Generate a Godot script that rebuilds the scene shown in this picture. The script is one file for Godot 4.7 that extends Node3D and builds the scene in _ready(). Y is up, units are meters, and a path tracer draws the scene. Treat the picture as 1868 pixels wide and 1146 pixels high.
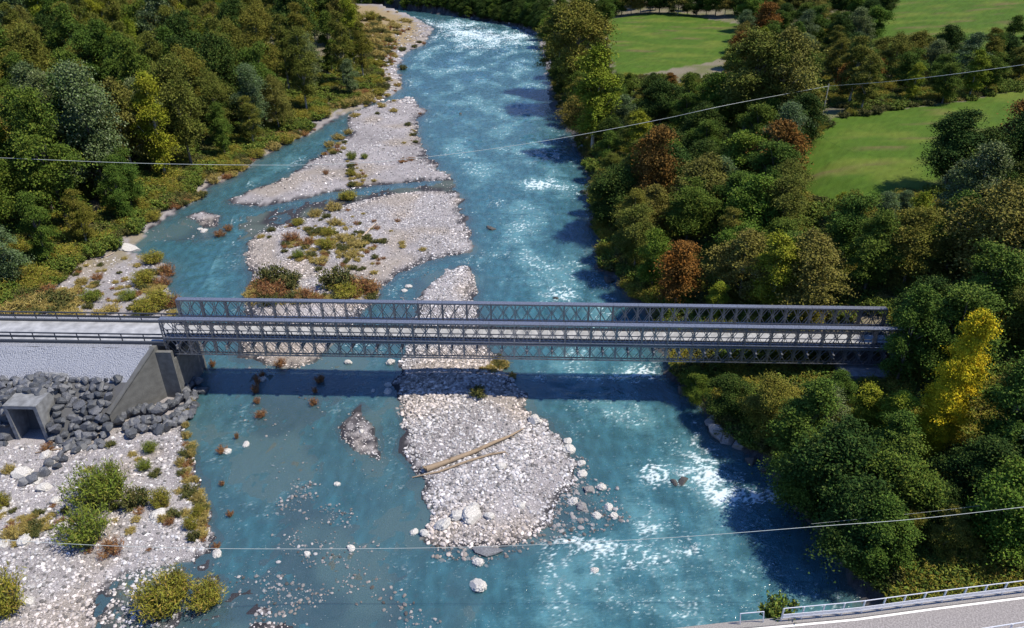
extends Node3D

# ---------------------------------------------------------------- camera model (photo 1868 x 1146)
const FOCAL := 1334.0
const EYE := Vector3(0, 55, 0)
const PITCH := 30.0
# terrain sheet
const NR := 560
const NC := 641
const D0 := 14.0
const D1 := 2400.0
var hs := PackedFloat32Array()
var rng := RandomNumberGenerator.new()
var names := {}
var polys := {}
var near_segs := {}
var cross := {}
var n1 := FastNoiseLite.new()
var n2 := FastNoiseLite.new()
var n3 := FastNoiseLite.new()
var mats := {}
var rocks := []
var pebbles := []
var cobbles := []
var t_start := 0

func stage(s): print(s, " ", Time.get_ticks_msec() - t_start)

# ---------------------------------------------------------------- pixel helpers
func ray(px, py) -> Vector3:
	var d := Vector3((px - 934.0) / FOCAL, -(py - 573.0) / FOCAL, -1.0)
	return d.rotated(Vector3.RIGHT, -deg_to_rad(PITCH))
func at_h(px, py, h) -> Vector3:
	var d := ray(px, py)
	return EYE + d * ((h - EYE.y) / d.y)
func at_d(px, py, dist) -> Vector3:
	var d := ray(px, py)
	return EYE + d * (dist / -d.z)
func to_px(p: Vector3) -> Vector2:
	var d := (p - EYE).rotated(Vector3.RIGHT, deg_to_rad(PITCH))
	return Vector2(934.0 + d.x / -d.z * FOCAL, 573.0 - d.y / -d.z * FOCAL)
func hit(px, py) -> Vector3:
	var d := ray(px, py)
	d = d / -d.z
	var t := 30.0
	while t < 900.0:
		var p := EYE + d * t
		if p.y < ground(p.x, p.z):
			return Vector3(p.x, ground(p.x, p.z), p.z)
		t += 0.25 + t * 0.002
	return EYE + d * t

# ---------------------------------------------------------------- naming
func numbered(called: String) -> String:
	if not names.has(called):
		names[called] = 0
		return called
	names[called] += 1
	return "%s_%03d" % [called, names[called]]
func tag(o, label, category, group = ""):
	o.set_meta("label", label)
	o.set_meta("category", category)
	if group != "": o.set_meta("group", group)
	return o
func thing(called, label, category, at := Vector3.ZERO, turn := 0.0, group := ""):
	var o := Node3D.new()
	o.name = numbered(called)
	add_child(o)
	o.position = at
	o.rotation.y = turn
	return tag(o, label, category, group)
func part(called, mesh, mat, parent, at := Vector3.ZERO):
	var o := MeshInstance3D.new()
	o.name = called
	o.mesh = mesh
	if mat: o.material_override = mat
	o.position = at
	parent.add_child(o, true)
	return o
func solo(called, mesh, mat, at := Vector3.ZERO):
	var o := MeshInstance3D.new()
	o.name = numbered(called)
	o.mesh = mesh
	if mat: o.material_override = mat
	add_child(o)
	o.position = at
	return o
func structure(called, mesh, mat, at := Vector3.ZERO):
	var o = solo(called, mesh, mat, at)
	o.set_meta("kind", "structure")
	return o

# ---------------------------------------------------------------- mesh builder
class MB:
	var v := PackedVector3Array()
	var n := PackedVector3Array()
	var c := PackedColorArray()
	var col := Color(1, 1, 1)
	var use_c := false
	func tri(a: Vector3, b: Vector3, d: Vector3):
		# corners run clockwise seen from the front
		var m := (d - a).cross(b - a).normalized()
		v.append(a); v.append(b); v.append(d)
		n.append(m); n.append(m); n.append(m)
		if use_c:
			c.append(col); c.append(col); c.append(col)
	func quad(a, b, d, e):
		tri(a, b, d); tri(a, d, e)
	func box(o: Vector3, bx: Vector3, by: Vector3, bz: Vector3):
		# o centre, half axes
		var p := []
		for k in 8:
			p.append(o + bx * (1 if k & 1 else -1) + by * (1 if k & 2 else -1) + bz * (1 if k & 4 else -1))
		quad(p[4], p[6], p[7], p[5]); quad(p[1], p[3], p[2], p[0])
		quad(p[5], p[7], p[3], p[1]); quad(p[0], p[2], p[6], p[4])
		quad(p[6], p[2], p[3], p[7]); quad(p[0], p[4], p[5], p[1])
	func block(lo: Vector3, hi: Vector3):
		var h := (hi - lo) / 2
		box((lo + hi) / 2, Vector3(h.x, 0, 0), Vector3(0, h.y, 0), Vector3(0, 0, h.z))
	func beam(a: Vector3, b: Vector3, w: float, t: float, up := Vector3.UP):
		var d := (b - a)
		var l := d.length()
		d /= l
		if abs(d.dot(up)) > 0.98: up = Vector3.FORWARD
		var s := d.cross(up).normalized()
		var u := s.cross(d).normalized()
		# axes right-handed: x = s, y = u, z = -d
		box((a + b) / 2, s * w / 2, u * t / 2, -d * l / 2)
	func tube(pts: Array, radii: Array, sides := 6):
		var rings := []
		for i in pts.size():
			var d: Vector3 = (pts[min(i + 1, pts.size() - 1)] - pts[max(i - 1, 0)]).normalized()
			var s := d.cross(Vector3(0.31, 0.2, 0.93)).normalized()
			var u := s.cross(d).normalized()
			var r := []
			for k in sides:
				var a := TAU * k / sides
				r.append([pts[i] + (s * cos(a) + u * sin(a)) * radii[i], s * cos(a) + u * sin(a)])
			rings.append(r)
		for i in pts.size() - 1:
			for k in sides:
				var a = rings[i][k]; var b = rings[i][(k + 1) % sides]; var d2 = rings[i + 1][(k + 1) % sides]; var e = rings[i + 1][k]
				for q in [[a, b, d2], [a, d2, e]]:
					for w in q:
						v.append(w[0]); n.append(w[1])
						if use_c: c.append(col)
		for endi in [0, pts.size() - 1]:
			for k in range(1, sides - 1):
				var r = rings[endi]
				if endi == 0: tri(r[0][0], r[k + 1][0], r[k][0])
				else: tri(r[0][0], r[k][0], r[k + 1][0])
	func mesh() -> ArrayMesh:
		var a := []
		a.resize(Mesh.ARRAY_MAX)
		a[Mesh.ARRAY_VERTEX] = v
		a[Mesh.ARRAY_NORMAL] = n
		if use_c: a[Mesh.ARRAY_COLOR] = c
		var m := ArrayMesh.new()
		m.add_surface_from_arrays(Mesh.PRIMITIVE_TRIANGLES, a)
		return m

# ---------------------------------------------------------------- materials
func lin(r, g, b) -> Color: return Color(r, g, b).linear_to_srgb()
func noise_tex(freq, lo, hi, octaves := 4, kind := FastNoiseLite.TYPE_SIMPLEX_SMOOTH, normal := false, bump := 4.0, size := 512, sd := 3) -> NoiseTexture2D:
	var f := FastNoiseLite.new()
	f.seed = sd
	f.noise_type = kind
	f.frequency = freq
	f.fractal_octaves = octaves
	var t := NoiseTexture2D.new()
	t.width = size; t.height = size
	t.seamless = true
	t.noise = f
	if normal:
		t.as_normal_map = true
		t.bump_strength = bump
	else:
		var g := Gradient.new()
		g.offsets = PackedFloat32Array([0.1, 0.9])
		g.colors = PackedColorArray([Color(lo, lo, lo), Color(hi, hi, hi)])
		t.color_ramp = g
	return t
func mat(called, color: Color, rough := 0.8, metal := 0.0, tex = null, scale := 0.25, bumps = null, bump_scale := 1.0) -> StandardMaterial3D:
	var m := StandardMaterial3D.new()
	m.resource_name = called
	m.albedo_color = color
	m.roughness = rough
	m.metallic = metal
	if tex or bumps:
		m.uv1_triplanar = true
		m.uv1_world_triplanar = true
		m.uv1_scale = Vector3.ONE * scale
	if tex: m.albedo_texture = tex
	if bumps:
		m.normal_enabled = true
		m.normal_texture = bumps
		m.normal_scale = bump_scale
	mats[called] = m
	return m
func vcol(called, rough, tex = null, scale := 0.25, bumps = null, bump_scale := 1.0) -> StandardMaterial3D:
	var m := mat(called, Color.WHITE, rough, 0.0, tex, scale, bumps, bump_scale)
	m.vertex_color_use_as_albedo = true
	return m

# ---------------------------------------------------------------- terrain
func poly_px(pts: Array, h := 0.0) -> PackedVector2Array:
	var out := PackedVector2Array()
	for p in pts:
		var w := at_h(p[0], p[1], h)
		out.append(Vector2(w.x, w.z))
	return out
func prep(z: float, reach := 14.0):
	for k in polys:
		var p: PackedVector2Array = polys[k]
		var segs := PackedVector2Array()
		var xs := PackedFloat32Array()
		var m := p.size()
		for i in m:
			var a := p[i]
			var b := p[(i + 1) % m]
			if minf(a.y, b.y) < z + reach and maxf(a.y, b.y) > z - reach:
				segs.append(a); segs.append(b)
			if (a.y > z) != (b.y > z):
				xs.append(a.x + (z - a.y) / (b.y - a.y) * (b.x - a.x))
		xs.sort()
		near_segs[k] = segs
		cross[k] = xs
func inside(k, x: float) -> bool:
	var xs: PackedFloat32Array = cross[k]
	var c := 0
	for q in xs:
		if q < x: c += 1
	return c % 2 == 1
func sd(k, x: float, z: float) -> float:
	var best := 196.0
	var s: PackedVector2Array = near_segs[k]
	var p := Vector2(x, z)
	for i in range(0, s.size(), 2):
		var a := s[i]
		var ab := s[i + 1] - a
		var t := clampf((p - a).dot(ab) / ab.length_squared(), 0.0, 1.0)
		var dd := p.distance_squared_to(a + ab * t)
		if dd < best: best = dd
	var d := sqrt(best)
	return d if inside(k, x) else -d
func far_in(k, x: float, side: int) -> float:
	# how far sideways the nearest crossing lies on that side
	var best := 400.0
	for q in cross[k]:
		var dx: float = (x - q) * side
		if dx > 0.0 and dx < best: best = dx
	return best
func half_width(dist: float) -> float: return 1.05 * dist + 60.0
func row_dist(i: float) -> float: return D0 * exp(i / (NR - 1.0) * log(D1 / D0))
func ground(x: float, z: float) -> float:
	var dist := maxf(-z, D0 + 0.01)
	var fi := clampf(log(dist / D0) / log(D1 / D0) * (NR - 1.0), 0.0, NR - 1.001)
	var fu := clampf((x / half_width(dist) + 1.0) * 0.5 * (NC - 1.0), 0.0, NC - 1.001)
	var i := int(fi)
	var j := int(fu)
	var a := fi - i
	var b := fu - j
	var o := i * NC + j
	return lerpf(lerpf(hs[o], hs[o + 1], b), lerpf(hs[o + NC], hs[o + NC + 1], b), a)

func lay_polys():
	polys.left = poly_px([[-900, 40], [-300, 24], [560, 18], [640, 22], [700, 24], [762, 36], [792, 52], [775, 80], [738, 98], [724, 122], [732, 148], [728, 168], [690, 188], [640, 203], [600, 225], [560, 247], [520, 264], [470, 292], [440, 317], [395, 337], [360, 364], [320, 388], [290, 408], [262, 432], [240, 462], [285, 466], [312, 490], [300, 520], [312, 548], [330, 600], [345, 645], [352, 700], [346, 745], [336, 792], [345, 840], [366, 900], [382, 950], [396, 985], [388, 1012], [330, 1030], [270, 1040], [215, 1048], [182, 1075], [168, 1110], [165, 1180], [150, 1500], [-900, 1500]])
	polys.right = poly_px([[-900, 8], [600, 3], [690, 10], [800, 24], [880, 36], [950, 48], [985, 70], [995, 110], [1003, 150], [1006, 190], [1032, 235], [1048, 262], [1068, 300], [1076, 340], [1072, 380], [1085, 430], [1092, 490], [1128, 520], [1158, 560], [1190, 600], [1212, 650], [1220, 690], [1265, 725], [1295, 770], [1320, 805], [1370, 832], [1410, 865], [1450, 882], [1475, 925], [1490, 960], [1530, 1020], [1570, 1090], [1610, 1200], [1700, 1500], [2900, 1500], [2900, -150], [-900, -150]])
	polys.bar1 = poly_px([[640, 205], [700, 186], [752, 177], [762, 190], [776, 203], [764, 216], [762, 240], [770, 270], [800, 305], [826, 328], [760, 332], [680, 340], [600, 352], [540, 366], [470, 378], [412, 370], [450, 350], [520, 325], [560, 300], [600, 270], [640, 245], [632, 225]])
	polys.bar2 = poly_px([[443, 462], [470, 430], [540, 402], [600, 385], [660, 366], [720, 354], [790, 348], [832, 352], [845, 390], [855, 430], [858, 460], [790, 474], [740, 494], [702, 520], [690, 545], [650, 590], [600, 640], [580, 662], [540, 672], [490, 668], [440, 652], [428, 610], [452, 555], [460, 505]])
	polys.bar3 = poly_px([[836, 484], [860, 490], [866, 540], [876, 600], [912, 660], [942, 700], [985, 770], [1035, 808], [1046, 840], [1056, 880], [1036, 922], [1008, 950], [958, 985], [880, 1003], [805, 998], [774, 985], [790, 950], [776, 900], [752, 850], [738, 780], [722, 720], [730, 660], [745, 600], [765, 548], [800, 502]])
	polys.isle = poly_px([[338, 394], [372, 385], [398, 392], [400, 408], [385, 418]])
	polys.shoal1 = poly_px([[622, 800], [630, 762], [655, 737], [680, 785], [698, 840], [670, 836]])
	polys.spit1 = poly_px([[400, 1104], [430, 1082], [462, 1074], [466, 1082], [430, 1100]])
	polys.spit2 = poly_px([[442, 1122], [465, 1102], [512, 1116], [480, 1124]])
	polys.spit3 = poly_px([[470, 1146], [480, 1134], [516, 1140], [520, 1160]])
	polys.shoal2 = poly_px([[490, 930], [550, 860], [610, 900], [660, 960], [720, 1030], [770, 1100], [830, 1180], [380, 1180], [330, 1100], [420, 1060], [480, 1020]])
	polys.shoal3 = poly_px([[1030, 800], [1080, 850], [1142, 930], [1130, 962], [1060, 975], [960, 1000], [880, 1030], [780, 1010], [800, 960], [1000, 940]])
	polys.shoal4 = poly_px([[440, 655], [610, 650], [690, 700], [640, 740], [560, 800], [600, 860], [520, 900], [450, 800], [420, 700]])
	polys.shoal5 = poly_px([[270, 420], [340, 395], [420, 420], [400, 440], [330, 450], [260, 440]])
	polys.shoal6 = poly_px([[640, 800], [690, 830], [770, 960], [720, 900], [650, 850]])
	polys.shoal7 = poly_px([[425, 440], [440, 395], [560, 368], [700, 345], [830, 328], [842, 352], [720, 358], [600, 392], [480, 432]])
	polys.shoal8 = poly_px([[690, 560], [740, 500], [860, 470], [850, 490], [800, 505], [760, 550], [730, 640], [640, 650]])
	polys.shoal9 = poly_px([[150, 1250], [165, 1090], [210, 1046], [330, 1028], [400, 1008], [425, 1060], [400, 1110], [430, 1250]])
	polys.shallow = poly_px([[300, 640], [745, 640], [780, 1000], [880, 1060], [860, 1250], [60, 1250]])
	polys.wood = poly_px([[-1200, 30], [600, 16], [640, 30], [690, 130], [700, 160], [610, 205], [540, 240], [460, 288], [380, 332], [300, 385], [215, 440], [140, 485], [95, 535], [0, 572], [-1200, 600]])
	polys.meadow1 = poly_px([[1440, 285], [1520, 215], [1600, 203], [1720, 195], [1868, 172], [2300, 140], [2300, 260], [1700, 350], [1560, 370], [1480, 330]], 12.5)
	polys.meadow2 = poly_px([[1104, 20], [1250, 22], [1350, 46], [1345, 100], [1290, 112], [1128, 142], [1112, 100]], 8.5)
	polys.meadow3 = poly_px([[1590, -60], [2200, -60], [2200, 90], [1868, 66], [1760, 72], [1600, 58]], 20.0)

func make_ground():
	hs.resize(NR * NC)
	var v := PackedVector3Array()
	var c := PackedColorArray()
	var idx := PackedInt32Array()
	v.resize(NR * NC)
	c.resize(NR * NC)
	var bars := ["bar1", "bar2", "bar3", "isle"]
	var spits := ["shoal1", "spit1", "spit2", "spit3"]
	var shoals := ["shoal2", "shoal3", "shoal4", "shoal5", "shoal6", "shoal7", "shoal8", "shoal9"]
	for i in NR:
		var dist := row_dist(i)
		var z := -dist
		var w := half_width(dist)
		prep(z)
		var far_out := smoothstep(150.0, 230.0, dist)
		for j in NC:
			var x := (j / (NC - 1.0) * 2.0 - 1.0) * w
			var wob := n1.get_noise_2d(x, z)
			var wx := x + n2.get_noise_2d(x * 2.0, z * 2.0) * 0.9 + n1.get_noise_2d(x * 1.6 + 40.0, z * 1.6) * 1.3
			var fine := n3.get_noise_2d(x * 1.5, z * 1.5)
			var h := 0.0
			var col: Color
			var dl := -14.0
			var dr := -14.0
			if dist < 460.0:
				dl = sd("left", wx, z)
				dr = sd("right", wx, z)
			else:
				dr = 14.0
			var land := maxf(dl, dr)
			var best_bar := -14.0
			for k in bars:
				if near_segs[k].size() > 0:
					best_bar = maxf(best_bar, sd(k, wx, z))
			for k in spits:
				if near_segs[k].size() > 0:
					best_bar = maxf(best_bar, minf(sd(k, wx, z), 1.2))
			var gravel := Color(0.44, 0.415, 0.425) * (0.85 + 0.22 * wob + 0.22 * fine)
			var sandy := smoothstep(0.05, 0.4, n1.get_noise_2d(x * 0.6 + 80.0, z * 0.6))
			gravel = gravel.lerp(Color(0.36, 0.30, 0.21), sandy * 0.45)
			var wet := Color(0.055, 0.055, 0.065) * (1.0 + 0.35 * fine)
			var silt := Color(0.10, 0.13, 0.125) * (1.0 + 0.2 * wob)
			if dr > 0.0:
				var d := dr
				if dr > 6.0:
					var far_d := far_in("right", wx, 1) * 0.82 if dist < 400.0 else 30.0
					d = lerpf(dr, maxf(far_d, 6.0), smoothstep(6.0, 13.0, dr))
				var near_h := 0.25 + smoothstep(0.0, 7.0, d) * 2.2 + smoothstep(5.0, 27.0, d) * 4.8 + smoothstep(22.0, 40.0, d) * 5.0 + maxf(0.0, d - 40.0) * 0.05
				var far_h := 0.2 + smoothstep(0.0, 18.0, d) * 8.0 + maxf(0.0, d - 60.0) * 0.11
				h = lerpf(near_h, far_h, far_out) + wob * 0.35 * minf(d * 0.2, 1.0)
				if dist > 330.0: h = lerpf(h, 0.3 + smoothstep(3.0, 14.0, d) * 3.0, smoothstep(330.0, 360.0, dist) * (1.0 - smoothstep(30.0, 70.0, x)))
				if dist > 400.0: h += (dist - 400.0) * 0.16
				var floor_col := Color(0.25, 0.22, 0.16).lerp(Color(0.17, 0.18, 0.08), smoothstep(-0.2, 0.4, wob))
				var stony := Color(0.16, 0.15, 0.145) * (0.9 + 0.4 * fine)
				col = stony if d + fine * 4.0 < 3.0 else floor_col
				if dist > 260.0 and d < 6.0 and dist < 400.0 and x < 20.0 and x > -60.0:
					col = gravel.lerp(col, smoothstep(2.0, 4.5, d + fine * 2.0))
				var grassy := Color(0.08, 0.15, 0.016).lerp(Color(0.14, 0.19, 0.028), smoothstep(-0.1, 0.5, n1.get_noise_2d(x * 0.5, z * 1.1)))
				grassy = grassy.lerp(Color(0.17, 0.13, 0.06), smoothstep(0.25, 0.6, n1.get_noise_2d(x * 0.35 + 300.0, z * 1.6)) * 0.7)
				for k in ["meadow1", "meadow2", "meadow3"]:
					if inside(k, wx): col = grassy * (1.0 + fine * 0.25)
			elif dl > 0.0:
				var d := dl
				var back := 0.0
				if dl > 8.0: back = minf(far_in("left", wx, -1), 200.0)
				h = 0.06 + 0.75 * (1.0 - exp(-d / 5.0)) + wob * 0.12 + fine * 0.05
				if dist > 85.0:
					h += smoothstep(6.0, 30.0, maxf(d, back)) * 1.6 + maxf(0.0, back - 40.0) * 0.03
				if dist > 380.0: h += (dist - 380.0) * 0.14
				col = gravel
				if inside("wood", wx):
					var sw := sd("wood", wx, z)
					var litter := Color(0.25, 0.22, 0.16).lerp(Color(0.17, 0.18, 0.08), smoothstep(-0.3, 0.4, wob))
					var straw := Color(0.26, 0.20, 0.085).lerp(Color(0.12, 0.13, 0.035), smoothstep(-0.3, 0.3, wob + fine * 0.4))
					col = straw if sw + fine * 4.0 < 4.5 else litter
				elif dist > 230.0:
					col = gravel.lerp(Color(0.36, 0.27, 0.12), smoothstep(3.0, 8.0, d + fine * 5.0) * 0.8)
				elif dist > 85.0:
					col = gravel.lerp(Color(0.24, 0.2, 0.1), smoothstep(0.05, 0.5, wob + fine * 0.5) * 0.7)
				if h < 0.17 + fine * 0.1: col = wet.lerp(gravel, smoothstep(0.07, 0.17, h + fine * 0.06))
			else:
				var d := -maxf(land, best_bar)
				if best_bar > 0.0:
					h = 0.05 + 0.5 * (1.0 - exp(-best_bar / 3.0)) + wob * 0.1 + fine * 0.06
					col = gravel
					if h < 0.3: col = wet.lerp(gravel, smoothstep(0.10, 0.26, h + fine * 0.10 + wob * 0.05))
				else:
					h = -0.06 - minf(d, 9.0) * 0.12 + wob * 0.12
					if inside("shallow", wx): h = maxf(h, -0.22 + wob * 0.2 + fine * 0.06)
					for k in shoals:
						if near_segs[k].size() > 0:
							var s := sd(k, wx, z)
							if s > 0.0: h = lerpf(h, maxf(h, (0.05 if k == "shoal7" else (0.0 if k == "shoal9" else -0.085)) + wob * 0.13 + fine * 0.08), smoothstep(0.0, 0.9 if k == "shoal7" or k == "shoal9" else 2.6, s + fine * 1.5))
					h = minf(h, 0.06)
					col = wet.lerp(silt, smoothstep(-0.1, 0.3, wob))
			# the cut under the bridge road and the culvert floor stay at the level of the gravel plain
			hs[i * NC + j] = h
			v[i * NC + j] = Vector3(x, h, z)
			col.a = 1.0
			c[i * NC + j] = col
	var nrm := PackedVector3Array()
	nrm.resize(NR * NC)
	for i in NR:
		for j in NC:
			var a := v[i * NC + maxi(j - 1, 0)]
			var b := v[i * NC + mini(j + 1, NC - 1)]
			var e := v[maxi(i - 1, 0) * NC + j]
			var f := v[mini(i + 1, NR - 1) * NC + j]
			nrm[i * NC + j] = (b - a).cross(f - e).normalized()
			if nrm[i * NC + j].y < 0.0: nrm[i * NC + j] = -nrm[i * NC + j]
	idx.resize((NR - 1) * (NC - 1) * 6)
	var q := 0
	for i in NR - 1:
		for j in NC - 1:
			var o := i * NC + j
			idx[q] = o; idx[q + 1] = o + NC; idx[q + 2] = o + NC + 1
			idx[q + 3] = o; idx[q + 4] = o + NC + 1; idx[q + 5] = o + 1
			q += 6
	var arr := []
	arr.resize(Mesh.ARRAY_MAX)
	arr[Mesh.ARRAY_VERTEX] = v
	arr[Mesh.ARRAY_NORMAL] = nrm
	arr[Mesh.ARRAY_COLOR] = c
	arr[Mesh.ARRAY_INDEX] = idx
	var m := ArrayMesh.new()
	m.add_surface_from_arrays(Mesh.PRIMITIVE_TRIANGLES, arr)
	var gmat := vcol("ground_cover", 0.95, noise_tex(0.06, 0.62, 1.0, 5), 0.22, noise_tex(0.05, 0, 1, 5, FastNoiseLite.TYPE_CELLULAR, true, 6.0), 0.6)
	gmat.metallic_specular = 0.25
	structure("ground", m, gmat)

# ---------------------------------------------------------------- water
func make_water():
	# surface sheet with standing waves
	var rows := 760
	var cols := 460
	var v := PackedVector3Array(); v.resize(rows * cols)
	var nrm := PackedVector3Array(); nrm.resize(rows * cols)
	var idx := PackedInt32Array(); idx.resize((rows - 1) * (cols - 1) * 6)
	var wave := FastNoiseLite.new()
	wave.seed = 31
	wave.frequency = 0.24
	wave.fractal_octaves = 4
	for i in rows:
		var dist := 16.0 * exp(i / (rows - 1.0) * log(440.0 / 16.0))
		var x0 := lerpf(-52.0, -75.0, smoothstep(30.0, 160.0, dist))
		var x1 := lerpf(46.0, 34.0, smoothstep(40.0, 140.0, dist))
		if dist > 300.0: x0 = lerpf(-75.0, -330.0, smoothstep(300.0, 380.0, dist))
		for j in cols:
			var x := lerpf(x0, x1, j / (cols - 1.0))
			var deep := clampf(-ground(x, -dist) - 0.15, 0.0, 0.9)
			var rough := 0.25 + 0.75 * smoothstep(0.05, 0.5, n1.get_noise_2d(x * 0.8 + 500.0, -dist * 0.5))
			var y := wave.get_noise_2d(x * 1.0, dist * 1.8) * (0.5 * deep + 0.06) * rough
			v[i * cols + j] = Vector3(x, y, -dist)
	for i in rows:
		for j in cols:
			var a := v[i * cols + maxi(j - 1, 0)]
			var b := v[i * cols + mini(j + 1, cols - 1)]
			var e := v[maxi(i - 1, 0) * cols + j]
			var f := v[mini(i + 1, rows - 1) * cols + j]
			var m := (b - a).cross(f - e).normalized()
			nrm[i * cols + j] = m if m.y > 0 else -m
	var q := 0
	for i in rows - 1:
		for j in cols - 1:
			var o := i * cols + j
			idx[q] = o; idx[q + 1] = o + cols; idx[q + 2] = o + cols + 1
			idx[q + 3] = o; idx[q + 4] = o + cols + 1; idx[q + 5] = o + 1
			q += 6
	var arr := []
	arr.resize(Mesh.ARRAY_MAX)
	arr[Mesh.ARRAY_VERTEX] = v
	arr[Mesh.ARRAY_NORMAL] = nrm
	arr[Mesh.ARRAY_INDEX] = idx
	var m := ArrayMesh.new()
	m.add_surface_from_arrays(Mesh.PRIMITIVE_TRIANGLES, arr)
	var wm := mat("river_surface", Color(lin(0.075, 0.20, 0.235), 0.25), 0.14, 0.0, null, 0.16, noise_tex(0.02, 0, 1, 5, FastNoiseLite.TYPE_SIMPLEX_SMOOTH, true, 6.0, 512, 9), 0.9)
	wm.uv1_scale = Vector3(0.14, 0.14, 0.22)
	wm.metallic_specular = 0.52
	wm.transparency = BaseMaterial3D.TRANSPARENCY_ALPHA
	var river = structure("river", m, wm)
	# silt carried in the water: thin sheets one below the other, so depth shows by thickness
	var sm := mat("suspended_silt", Color(lin(0.075, 0.255, 0.325), 0.32), 0.9, 0.0, noise_tex(0.02, 0.55, 1.0, 5, FastNoiseLite.TYPE_SIMPLEX_SMOOTH, false, 1.0, 512, 77), 0.05)
	sm.uv1_scale = Vector3(0.06, 0.06, 0.028)
	sm.transparency = BaseMaterial3D.TRANSPARENCY_ALPHA
	sm.specular_mode = BaseMaterial3D.SPECULAR_DISABLED
	for y in [-0.16, -0.28, -0.42, -0.6, -0.82]:
		var p := PlaneMesh.new()
		p.size = Vector2(420, 440)
		var o = part("silt_layer", p, sm, river, Vector3(-120, y, -236))

func scatter(called, meshes: Array, xf: Array, cols: Array, material, cast := true):
	# one MultiMesh per mesh variant
	for k in meshes.size():
		var mm := MultiMesh.new()
		mm.transform_format = MultiMesh.TRANSFORM_3D
		mm.use_colors = true
		mm.mesh = meshes[k]
		var pick := []
		for i in xf.size():
			if i % meshes.size() == k: pick.append(i)
		mm.instance_count = pick.size()
		for i in pick.size():
			mm.set_instance_transform(i, xf[pick[i]])
			mm.set_instance_color(i, cols[pick[i]])
		var o := MultiMeshInstance3D.new()
		o.multimesh = mm
		o.material_override = material
		o.name = numbered(called)
		o.set_meta("kind", "stuff")
		add_child(o)
		if called == "gravel": tag(o, "grey river cobbles strewn over the gravel bars and banks", "gravel")
		elif called == "foam": tag(o, "white foam streaking the rapids of the turquoise river", "foam")
		elif called == "grass": tag(o, "tufts of meadow grass and dry riverside grass", "grass")
		elif called == "undergrowth": tag(o, "leafy undergrowth covering the wooded bank slopes", "undergrowth")

# ---------------------------------------------------------------- rocks
func ico(sub: int) -> Array:
	var t := (1.0 + sqrt(5.0)) / 2.0
	var p := [Vector3(-1, t, 0), Vector3(1, t, 0), Vector3(-1, -t, 0), Vector3(1, -t, 0), Vector3(0, -1, t), Vector3(0, 1, t), Vector3(0, -1, -t), Vector3(0, 1, -t), Vector3(t, 0, -1), Vector3(t, 0, 1), Vector3(-t, 0, -1), Vector3(-t, 0, 1)]
	var f := [[0, 11, 5], [0, 5, 1], [0, 1, 7], [0, 7, 10], [0, 10, 11], [1, 5, 9], [5, 11, 4], [11, 10, 2], [10, 7, 6], [7, 1, 8], [3, 9, 4], [3, 4, 2], [3, 2, 6], [3, 6, 8], [3, 8, 9], [4, 9, 5], [2, 4, 11], [6, 2, 10], [8, 6, 7], [9, 8, 1]]
	var tris := []
	for a in f: tris.append([p[a[0]].normalized(), p[a[1]].normalized(), p[a[2]].normalized()])
	for s in sub:
		var nx := []
		for a in tris:
			var m: Vector3 = (a[0] + a[1]).normalized()
			var n: Vector3 = (a[1] + a[2]).normalized()
			var o: Vector3 = (a[2] + a[0]).normalized()
			nx.append([a[0], m, o]); nx.append([m, a[1], n]); nx.append([o, n, a[2]]); nx.append([m, n, o])
		tris = nx
	return tris
func rock_mesh(sd_: int, sub: int, planes: int, cut: float, bumpy: float) -> ArrayMesh:
	var r := RandomNumberGenerator.new()
	r.seed = sd_
	var pl := []
	for k in planes:
		pl.append([Vector3(r.randfn(), r.randfn(), r.randfn()).normalized(), r.randf_range(cut, cut + 0.25)])
	var nn := FastNoiseLite.new()
	nn.seed = sd_
	nn.frequency = 0.9
	var mb := MB.new()
	for a in ico(sub):
		var w := []
		for p in a:
			var u: Vector3 = p * (1.0 + bumpy * nn.get_noise_3dv(p * 2.0))
			for c in pl:
				var over: float = u.dot(c[0]) - c[1]
				if over > 0.0: u -= c[0] * over
			w.append(u)
		mb.tri(w[0], w[2], w[1])
	return mb.mesh()

# ---------------------------------------------------------------- plants
func prof(shape: String, t: float) -> float:
	match shape:
		"round": return sqrt(maxf(0.0, 1.0 - pow(2.0 * t - 0.95, 2.0)))
		"tall": return pow(sin(PI * clampf(0.14 + 0.82 * t, 0.0, 1.0)), 0.7)
		"column": return pow(sin(PI * clampf(0.1 + 0.86 * t, 0.0, 1.0)), 0.55)
		"broad": return sqrt(maxf(0.0, 1.0 - pow(1.5 * t - 0.55, 2.0)))
	return 1.0
func leaf_into(v: PackedVector3Array, n: PackedVector3Array, c: PackedColorArray, at: int, p: Vector3, nm: Vector3, tang: Vector3, l: float, w: float, col: Color):
	var s := nm.cross(tang).normalized()
	var u := s.cross(nm)
	var a := p - u * l * 0.5
	var b := p + s * w * 0.5 + nm * w * 0.16
	var d := p + u * l * 0.5
	var e := p - s * w * 0.5 + nm * w * 0.16
	v[at] = a; v[at + 1] = b; v[at + 2] = d
	v[at + 3] = a; v[at + 4] = d; v[at + 5] = e
	for k in 6:
		n[at + k] = nm
		c[at + k] = col
func tri_leaf(v: PackedVector3Array, n: PackedVector3Array, c: PackedColorArray, at: int, p: Vector3, nm: Vector3, tang: Vector3, l: float, w: float, col: Color):
	var s := nm.cross(tang).normalized()
	var u := s.cross(nm)
	v[at] = p - u * l * 0.45 - s * w * 0.5
	v[at + 1] = p - u * l * 0.3 + s * w * 0.5
	v[at + 2] = p + u * l * 0.6
	for k in 3:
		n[at + k] = nm
		c[at + k] = col
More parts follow.
